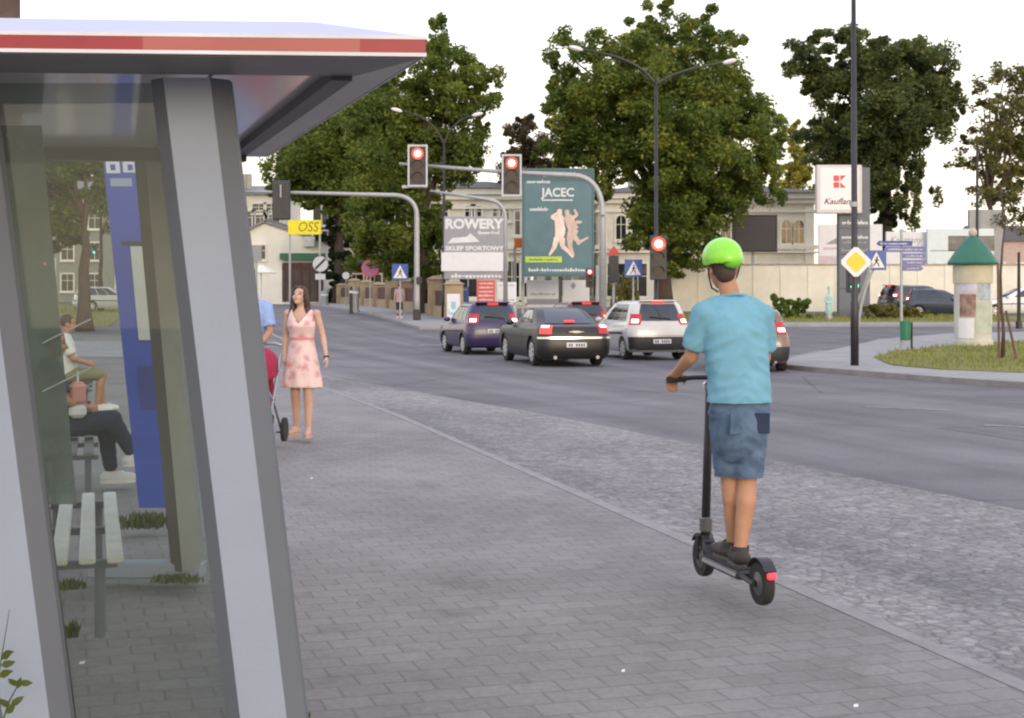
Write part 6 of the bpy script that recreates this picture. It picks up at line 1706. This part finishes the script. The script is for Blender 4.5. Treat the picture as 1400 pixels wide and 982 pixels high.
b = MB(); NK = Vector(J['neck']); b.tube([NK + V3(.066 * math.cos(k * .4), .062 * math.sin(k * .4) + .012 * math.sin(k * .4), -.012 - .02 * math.sin(k * .4)) for k in range(17)], .008, 6); b.build('neck_band', M_TEE, ts, smooth=True)
# denim shorts
M_DEN = mat('faded denim', (.042, .078, .145), .9, var=.3, vscale=9, bump=.3, bscale=14, col2=(.115, .175, .27)); M_DEND = mat('dark denim', (.02, .035, .075), .9, var=.3)
t = MB(); t.rings([((.02, -.06, .55), .09, .07), ((.02, -.066, .62), .128, .105), ((.02, -.07, .70), .146, .122), ((.02, -.07, .78), .150, .122), ((.02, -.065, .90), .158, .124), ((.02, -.06, .96), .156, .120)], 24)
for k in 'LR':
    a, b = Vector(J['hip' + k]), Vector(J['k' + k]); t.tube([a, a.lerp(b, .5), a.lerp(b, .95), a.lerp(b, 1.15)], [.098, .092, .084, .084], 18)
sh = garment('shorts', t, .009, M_DEN, ri, 5, lo=.462, wrinkle=.007)
for s in (-1, 1): MB().box((.02 + s * .068, -.191, .765), (.095, .010, .11), (R(4), 0, s * R(-16)), .003).build('back_pocket', M_DEND if s > 0 else M_DEN, sh)
shoes(J, (mat('dark brown trainers', (.035, .028, .022), .7, var=.4, vscale=12), mat('worn sole', (.10, .09, .075), .8)), ri, h=.095)

# ------------------------------------------------------------------ woman in the floral dress
wo = thing('person', 'woman in a pink floral summer dress walking and gazing upwards', 'person', (PX(413, 16.5), 16.5, .06), R(172))
Rh = Euler((R(20), 0, R(-22))).to_matrix()      # tipped back, turned to her right
Rh = Euler((0, 0, R(-9))).to_matrix() @ Euler((R(20), 0, R(0))).to_matrix()
Jw = dict(pelvis=(.0, .0, .90), neck=(.012, -.01, 1.435), head=(.025, .0, 1.575), Rh=Rh,
          sL=(-.165, -.01, 1.385), sR=(.165, -.01, 1.385), eL=(-.238, -.02, 1.12), eR=(.205, -.045, 1.11), wL=(-.295, .05, .895), wR=(.20, .02, .885), hL=(-.31, .075, .81), hR=(.195, .045, .80),
          thL=(.2, 1, 0), thR=(-.2, 1, 0), pnL=(1, 0, 0), pnR=(-1, 0, 0), curl=.35,
          hipL=(-.08, .0, .87), hipR=(.085, .01, .87), kL=(-.085, .06, .49), kR=(.075, .015, .49), aL=(-.085, .045, .085), aR=(.10, -.10, .085), fL=(-.15, 1, 0), fR=(.15, 1, 0))
mb = body(Jw, .97, True)
for s in (-1, 1): mb.ell((s * .072, .075, 1.235), (.062, .055, .062))
mb.ell((0, .045, 1.30), (.06, .05, .06))
me = remesh(mb, .0075, 3); me.materials.clear()
for mm in (M_SKINF, M_EYE, M_LIP): me.materials.append(mm)
paint_face(me, Jw['head'], Rh, .97); link('body', me, [], wo, smooth=True)
c = Vector(Jw['head']); inv = Rh.inverted()
h = MB(); h.ell(c + Rh @ V3(0, -.018, .034), (.083, .099, .096), Rh, 22, 14)
for s in (-1, 1):
    h.tube([c + Rh @ V3(s * .03, .055, .105), c + Rh @ V3(s * .078, .02, .05), c + Rh @ V3(s * .086, -.012, -.04), (c.x + s * .085, c.y - .005, c.z - .13), (c.x + s * .10, c.y + .035, c.z - .23), (c.x + s * .105, c.y + .05, c.z - .29)], [.02, .026, .032, .038, .034, .012], 12)
h.tube([c + Rh @ V3(0, -.08, .02), (c.x, c.y - .09, c.z - .10), (c.x, c.y - .085, c.z - .22), (c.x, c.y - .08, c.z - .30)], [.07, .075, .08, .03], 14)
garment('hair', h, .008, M_HAIRB, wo, 3, pred=lambda p: (inv @ (p - c)).y > .045 and abs((inv @ (p - c)).x) < .058 and (inv @ (p - c)).z < .075)
# dress
M_DRESS = bpy.data.materials.new('pink floral cotton'); M_DRESS.use_nodes = True
nt = M_DRESS.node_tree; N_, L_ = nt.nodes, nt.links; p = N_['Principled BSDF']; p.inputs['Roughness'].default_value = .85
tcn = N_.new('ShaderNodeTexCoord'); v = N_.new('ShaderNodeTexVoronoi'); v.inputs['Scale'].default_value = 9.5; v.inputs['Randomness'].default_value = 1
nn = N_.new('ShaderNodeTexNoise'); nn.inputs['Scale'].default_value = 14; nn.inputs['Detail'].default_value = 4
mx = N_.new('ShaderNodeMix'); mx.data_type = 'VECTOR'; mx.inputs[0].default_value = .10; L_.new(tcn.outputs['Object'], nn.inputs['Vector']); L_.new(tcn.outputs['Object'], mx.inputs[4]); L_.new(nn.outputs[1], mx.inputs[5]); L_.new(mx.outputs[1], v.inputs['Vector'])
rp = N_.new('ShaderNodeValToRGB'); L_.new(v.outputs['Distance'], rp.inputs[0])
cr = rp.color_ramp; cr.elements[0].position = .12; cr.elements[0].color = (.62, .24, .25, 1); cr.elements[1].position = .62; cr.elements[1].color = (.72, .54, .515, 1)
for pos, col in ((.26, (.66, .33, .33, 1)), (.34, (.52, .42, .40, 1)), (.42, (.70, .47, .45, 1))): e_ = cr.elements.new(pos); e_.color = col
L_.new(rp.outputs[0], p.inputs['Base Color'])
d = MB()
DR = [((0, .0, .555), .235, .185, .05), ((0, .0, .62), .225, .178, .045), ((0, 0, .72), .208, .165, .035), ((0, 0, .84), .188, .15, .02), ((0, .0, .96), .163, .130, .006), ((0, .0, 1.08), .136, .112, 0), ((0, .012, 1.16), .142, .122, 0), ((0, .032, 1.24), .162, .148, 0), ((0, .026, 1.31), .158, .134, 0), ((.005, .0, 1.385), .150, .098, 0), ((.01, -.005, 1.432), .128, .07, 0)]
fine = []
for i in range(len(DR) - 1):
    for k in range(6):
        f = k / 6; A_, B_ = DR[i], DR[i + 1]
        fine.append((Vector(A_[0]).lerp(Vector(B_[0]), f), A_[1] + (B_[1] - A_[1]) * f, A_[2] + (B_[2] - A_[2]) * f, A_[3] + (B_[3] - A_[3]) * f))
def fold(q, th): return fine[q][3] * math.sin(9 * th + .6 * math.sin(2 * th))
d.rings([q[:3] for q in fine], 96, False, fold=fold)
me = d.mesh('dress')
me = cut(me, lambda q: (q.y > -.01 and q.z > 1.268 and abs(q.x) < (q.z - 1.268) * .66 + .004) or (q.y < 0 and q.z > 1.36 and abs(q.x) < .085) or (q.z > 1.30 and abs(q.x) > .142))
me = solidify(me, .004); ds = link('dress', me, M_DRESS, wo, smooth=True)
b = MB(); b.rings([((0, .002, 1.088), .141, .117), ((0, .004, 1.115), .142, .119)], 36); b.build('waistband', mat('rose band', (.62, .24, .25), .8), ds)
# bracelet and shoes
W = Vector(Jw['wL']); dn = (Vector(Jw['hL']) - W).normalized()
b = MB(); b.tube([W - dn * .012, W + dn * .006], .033, 14); b.build('bracelet', M_INK, wo, smooth=True)
M_NUDE = mat('nude flat shoes', (.52, .33, .26), .6)
shoes(Jw, (M_NUDE, M_NUDE), wo, h=.045, r=.006, s=.92)

# ------------------------------------------------------------------ man pushing a buggy behind the post
mn = thing('person', 'man in a pale blue polo shirt pushing a buggy, half hidden by the shelter post', 'person', (PX(341, 16.3), 16.3, .06), R(176))
Rh = Euler((R(-4), 0, R(8))).to_matrix()
Jm = dict(pelvis=(0, .0, .95), neck=(0, .02, 1.53), head=(0, .06, 1.685), Rh=Rh, sL=(-.19, .01, 1.46), sR=(.19, .01, 1.46), eL=(-.245, .05, 1.19), eR=(.25, .06, 1.19), wL=(-.20, .27, 1.07), wR=(.20, .27, 1.07), hL=(-.19, .34, 1.05), hR=(.19, .34, 1.05),
          thL=(1, 0, 0), thR=(-1, 0, 0), pnL=(0, -.2, -1), pnR=(0, -.2, -1), curl=.7, hipL=(-.09, 0, .94), hipR=(.09, 0, .94), kL=(-.09, .12, .50), kR=(.09, .02, .50), aL=(-.09, .10, .085), aR=(.09, -.14, .085), fL=(-.1, 1, 0), fR=(.1, 1, 0))
me = remesh(body(Jm), .009, 3); me.materials.clear()
for mm in (M_SKIN, M_EYE, M_LIP): me.materials.append(mm)
paint_face(me, Jm['head'], Rh); link('body', me, [], mn, smooth=True)
c2 = Vector(Jm['head']); inv2 = Rh.inverted(); h = MB(); h.ell(c2 + Rh @ V3(0, -.02, .034), (.081, .096, .094), Rh)
garment('hair', h, .01, M_HAIRD, mn, 3, pred=lambda p: (inv2 @ (p - c2)).y > .04 and (inv2 @ (p - c2)).z < .07)
t = MB(); t.rings([((0, 0, .86), .185, .135), ((0, 0, 1.0), .178, .13), ((0, .0, 1.2), .182, .13), ((0, .01, 1.36), .2, .132), ((0, .012, 1.43), .195, .112), ((0, .018, 1.5), .12, .082), ((0, .02, 1.54), .068, .066)], 28)
for k in 'LR':
    S, E = Vector(Jm['s' + k]), Vector(Jm['e' + k]); t.ell(S, (.072, .072, .068)); t.tube([S, S.lerp(E, .8)], [.072, .072], 16); t.capsule(S, (S.x * .4, .01, 1.49), .06, .06)
ps = garment('polo_shirt', t, .01, mat('pale blue polo', (.25, .36, .62), .85, var=.1, vscale=5, bump=.3, bscale=10), mn, 5, lo=.875, wrinkle=.006)
MB().tube([(-.07, .0, 1.525), (-.045, .085, 1.50), (0, .10, 1.475), (.045, .085, 1.50), (.07, .0, 1.525)], .014, 8).build('collar', mat('navy collar', (.05, .07, .2), .8), ps, smooth=True)
t = MB(); t.rings([((0, 0, .82), .165, .125), ((0, 0, 1.0), .16, .12)], 20)
for k in 'LR':
    a, b_ = Vector(Jm['hip' + k]), Vector(Jm['k' + k]); t.tube([a, a.lerp(b_, .6), a.lerp(b_, 1.1)], [.102, .095, .09], 16)
garment('shorts', t, .01, mat('dark grey shorts', (.05, .05, .06), .9), mn, 5, lo=.50)
shoes(Jm, (M_TRIM, M_SIGNW), mn, h=.09)

# buggy
bu = thing('pushchair', 'red hooded pushchair with grey frame and black wheels beside the woman', 'pushchair', (PX(348, 15.65), 15.65, .06), R(176))
M_CANV = mat('red canvas', (.30, .012, .045), .85, var=.2, vscale=6, bump=.3, bscale=20); M_TUBE = mat('grey pushchair tube', (.35, .36, .38), .35, .6); M_DKC = mat('black canvas', (.03, .03, .035), .9)
def buggy_tube(nm, p, r=.013): MB().tube(p, r, 8).build(nm, M_TUBE, bu, smooth=True)
for s in (-1, 1):
    buggy_tube('frame_tube', [(s * .23, -.28, .10), (s * .22, .05, .45), (s * .20, .30, .62)]); buggy_tube('frame_tube', [(s * .23, .42, .10), (s * .22, .1, .45), (s * .21, -.22, .85), (s * .20, -.42, 1.04)])
buggy_tube('handle', [(-.20, -.42, 1.04), (-.12, -.45, 1.06), (.12, -.45, 1.06), (.20, -.42, 1.04)], .017)
buggy_tube('axle', [(-.27, -.28, .10), (.27, -.28, .10)]); buggy_tube('footrest', [(-.18, .36, .24), (.18, .36, .24)])
for x in (-.26, .26):
    for y, r in ((-.28, .13), (.42, .105)):
        w = MB().lathe([(r * .7, -.02), (r, -.018), (r, .018), (r * .7, .02)], (x, y, r), 20, 'x').build('wheel', M_TYRE, bu, angle=40)
        MB().lathe([(r * .72, -.012), (.02, -.02), (.02, .02), (r * .72, .012)], (x, y, r), 12, 'x').build('hub', M_TUBE, w)
t = MB(); t.box((0, .10, .44), (.36, .34, .06), bev=.02); t.box((0, -.10, .66), (.36, .06, .50), (R(-22), 0, 0), .02); t.build('seat', M_CANV, bu)
MB().box((0, .0, .25), (.34, .42, .14), bev=.03).build('basket', M_DKC, bu)
MB().box((0, .335, .36), (.32, .03, .26), (R(18), 0, 0), .01).build('leg_cover', M_DKC, bu)
t = MB(); n = 10; Vh = []; Fh = []
for i in range(n + 1):
    a = R(-15 + 130 * i / n)
    for k in range(9):
        b_ = math.pi * k / 8; w = .235 * math.cos(b_); rr = .30 * (math.sin(b_) ** .55) if 0 < k < 8 else 0.02
        Vh.append((w, -.10 + math.cos(math.pi - a) * -.0 + math.cos(a) * rr * 1.05, .74 + math.sin(a) * rr))
for i in range(n):
    for k in range(8): o = i * 9 + k; Fh.append((o, o + 1, o + 10, o + 9))
t.add(Vh, Fh); me = t.mesh('hood'); me = solidify(me, .006); link('hood', me, M_CANV, bu, smooth=True)

# ------------------------------------------------------------------ people sitting on the benches
def sitter(lab, seat, yaw, top_m, leg_m, shoe_m, hair_m, skin_m, legs, cap=None, bare=False, arm_up=False, short_leg=False):
    p = thing('person', lab, 'person', (seat[0], seat[1], .06), yaw)
    Rh = Euler((R(-6), 0, 0)).to_matrix()
    J = dict(pelvis=(0, -.03, .50), neck=(0, -.06, 1.06), head=(0, -.02, 1.20), Rh=Rh, sL=(-.18, -.06, .99), sR=(.18, -.06, .99), eL=(-.24, .04, .73), eR=(.24, .05, .73), wL=(-.12, .24, .66), wR=(.12, .24, .66), hL=(-.06, .31, .645), hR=(.06, .31, .645),
             thL=(0, 0, 1), thR=(0, 0, 1), pnL=(1, 0, -.3), pnR=(-1, 0, -.3), curl=.5, hipL=(-.09, -.02, .50), hipR=(.09, -.02, .50), fL=(0, 1, 0), fR=(0, 1, 0))
    J.update(legs)
    me = remesh(body(J), .010, 3); me.materials.clear()
    for mm in (skin_m, M_EYE, M_LIP): me.materials.append(mm)
    paint_face(me, J['head'], Rh); link('body', me, [], p, smooth=True)
    c = Vector(J['head']); iv = Rh.inverted(); h = MB(); h.ell(c + Rh @ V3(0, -.018, .034), (.083, .098, .095), Rh)
    garment('hair', h, .01, hair_m, p, 3, pred=lambda q: (iv @ (q - c)).y > .04 and (iv @ (q - c)).z < .07)
    t = MB(); t.rings([((0, -.03, .46), .18, .14), ((0, -.03, .6), .178, .135), ((0, -.045, .78), .185, .135), ((0, -.06, .93), .195, .125), ((0, -.06, 1.03), .12, .08), ((0, -.06, 1.07), .066, .064)], 24)
    for k in 'LR':
        S, E = Vector(J['s' + k]), Vector(J['e' + k]); t.ell(S, (.07, .07, .066)); t.tube([S, S.lerp(E, .8)], [.07, .068], 14); t.capsule(S, (S.x * .4, -.06, 1.02), .06, .06)
    garment('shirt', t, .011, top_m, p, 5, wrinkle=.006)
    t = MB(); t.rings([((0, -.03, .42), .16, .13), ((0, -.03, .58), .165, .13)], 20)
    for k in 'LR':
        a, b, e = Vector(J['hip' + k]), Vector(J['k' + k]), Vector(J['a' + k])
        t.capsule(a, a.lerp(b, .9 if short_leg else 1.0), .10, .085)
        if not short_leg: t.capsule(b, b.lerp(e, .88), .078, .058)
    garment('shorts' if short_leg else 'trousers', t, .011, leg_m, p, 5, wrinkle=.005)
    shoes(J, shoe_m, p, h=.085)
    return p
M_NAVYT = mat('dark navy trousers', (.022, .024, .042), .9, var=.25, vscale=6); M_NAVYS = mat('navy shirt', (.03, .035, .06), .9)
M_KHAKI = mat('khaki cotton', (.20, .20, .11), .9, var=.15); M_WSH = mat('white cotton', (.62, .62, .60), .9, var=.06)
M_WSHOE = mat('white trainers', (.66, .66, .67), .6, var=.05); M_PINKB = mat('salmon cloth', (.55, .26, .20), .9)
yaw = math.atan2(.287, 1) - math.pi / 2        # facing the road
s1 = sitter('person in dark navy trousers and white shoes sitting on the middle bench', (PX(78, 12.2), 12.2), yaw + R(6), M_NAVYS, M_NAVYT, (M_WSHOE, M_WSHOE), M_HAIRB, M_SKIN,
       dict(kL=(-.10, .40, .50), kR=(.06, .44, .55), aL=(-.10, .45, .095), aR=(.06, .61, .25), fR=(0, 1, .1), fL=(0, 1, 0)))
s2 = sitter('person in a white shirt and khaki shorts sitting on the far bench', (PX(95, 19.8), 19.8), yaw, M_WSH, M_KHAKI, (M_WSHOE, M_SIGNBACK), M_HAIRB, M_SKIN,
       dict(kL=(-.12, .42, .50), kR=(.12, .44, .52), aL=(-.12, .44, .095), aR=(.13, .36, .095)), short_leg=True)
# bag on the lap of the near sitter
bg = thing('bag', 'salmon and white shopping bag on the lap of the person in navy trousers', 'bag', tuple(Vector((PX(82, 12.2) + .16, 12.16, .06 + .585))), yaw)
MB().box((0, 0, .20), (.28, .13, .18), bev=.03).build('upper_cloth', M_PINKB, bg); MB().box((0, 0, .055), (.29, .14, .11), bev=.03).build('lower_cloth', M_WSH, bg)
MB().tube([(-.07, 0, .29), (-.05, 0, .37), (.05, 0, .37), (.07, 0, .29)], .008, 8).build('handle', M_WSH, bg)

# ------------------------------------------------------------------ pedestrian far off
fp = thing('person', 'distant pedestrian in pinkish top on the far pavement by the crossing sign', 'person', (PX(546, 72.5), 72.5, gz(72.5) + .11), R(10))
Rh = Matrix.Identity(3)
Jf = dict(pelvis=(0, 0, .93), neck=(0, 0, 1.47), head=(0, .03, 1.61), Rh=Rh, sL=(-.17, 0, 1.40), sR=(.17, 0, 1.40), eL=(-.23, -.02, 1.13), eR=(.23, .02, 1.13), wL=(-.24, .06, .9), wR=(.24, .1, .9), hL=(-.24, .08, .82), hR=(.24, .12, .82), thL=(0, 1, 0), thR=(0, 1, 0), pnL=(1, 0, 0), pnR=(-1, 0, 0),
          hipL=(-.085, 0, .9), hipR=(.085, 0, .9), kL=(-.08, .1, .49), kR=(.08, 0, .49), aL=(-.08, .12, .085), aR=(.08, -.15, .1), fL=(0, 1, 0), fR=(0, 1, 0))
me = remesh(body(Jf, 1, False, True), .012, 2); me.materials.clear(); link('body', me, M_SKINF, fp, smooth=True)
h = MB(); h.ell((0, .012, 1.645), (.085, .1, .095)); garment('hair', h, .015, M_HAIRB, fp, 1, pred=lambda q: q.y > .07 and q.z < 1.68)
t = MB(); t.rings([((0, 0, .80), .19, .15), ((0, 0, 1.1), .17, .13), ((0, 0, 1.3), .19, .13), ((0, 0, 1.42), .14, .09), ((0, 0, 1.48), .06, .06)], 20)
for k in 'LR': t.capsule(Jf['s' + k], Vector(Jf['s' + k]).lerp(Vector(Jf['e' + k]), .8), .07, .06)
garment('tunic', t, .015, mat('dusty pink top', (.40, .28, .29), .9), fp, 3)
t = MB()
for k in 'LR': t.capsule(Jf['hip' + k], Jf['k' + k], .1, .07); t.capsule(Jf['k' + k], Vector(Jf['k' + k]).lerp(Vector(Jf['a' + k]), .8), .068, .05)
garment('leggings', t, .015, M_NAVYS, fp, 2)
shoes(Jf, (M_WSHOE, M_WSHOE), fp)
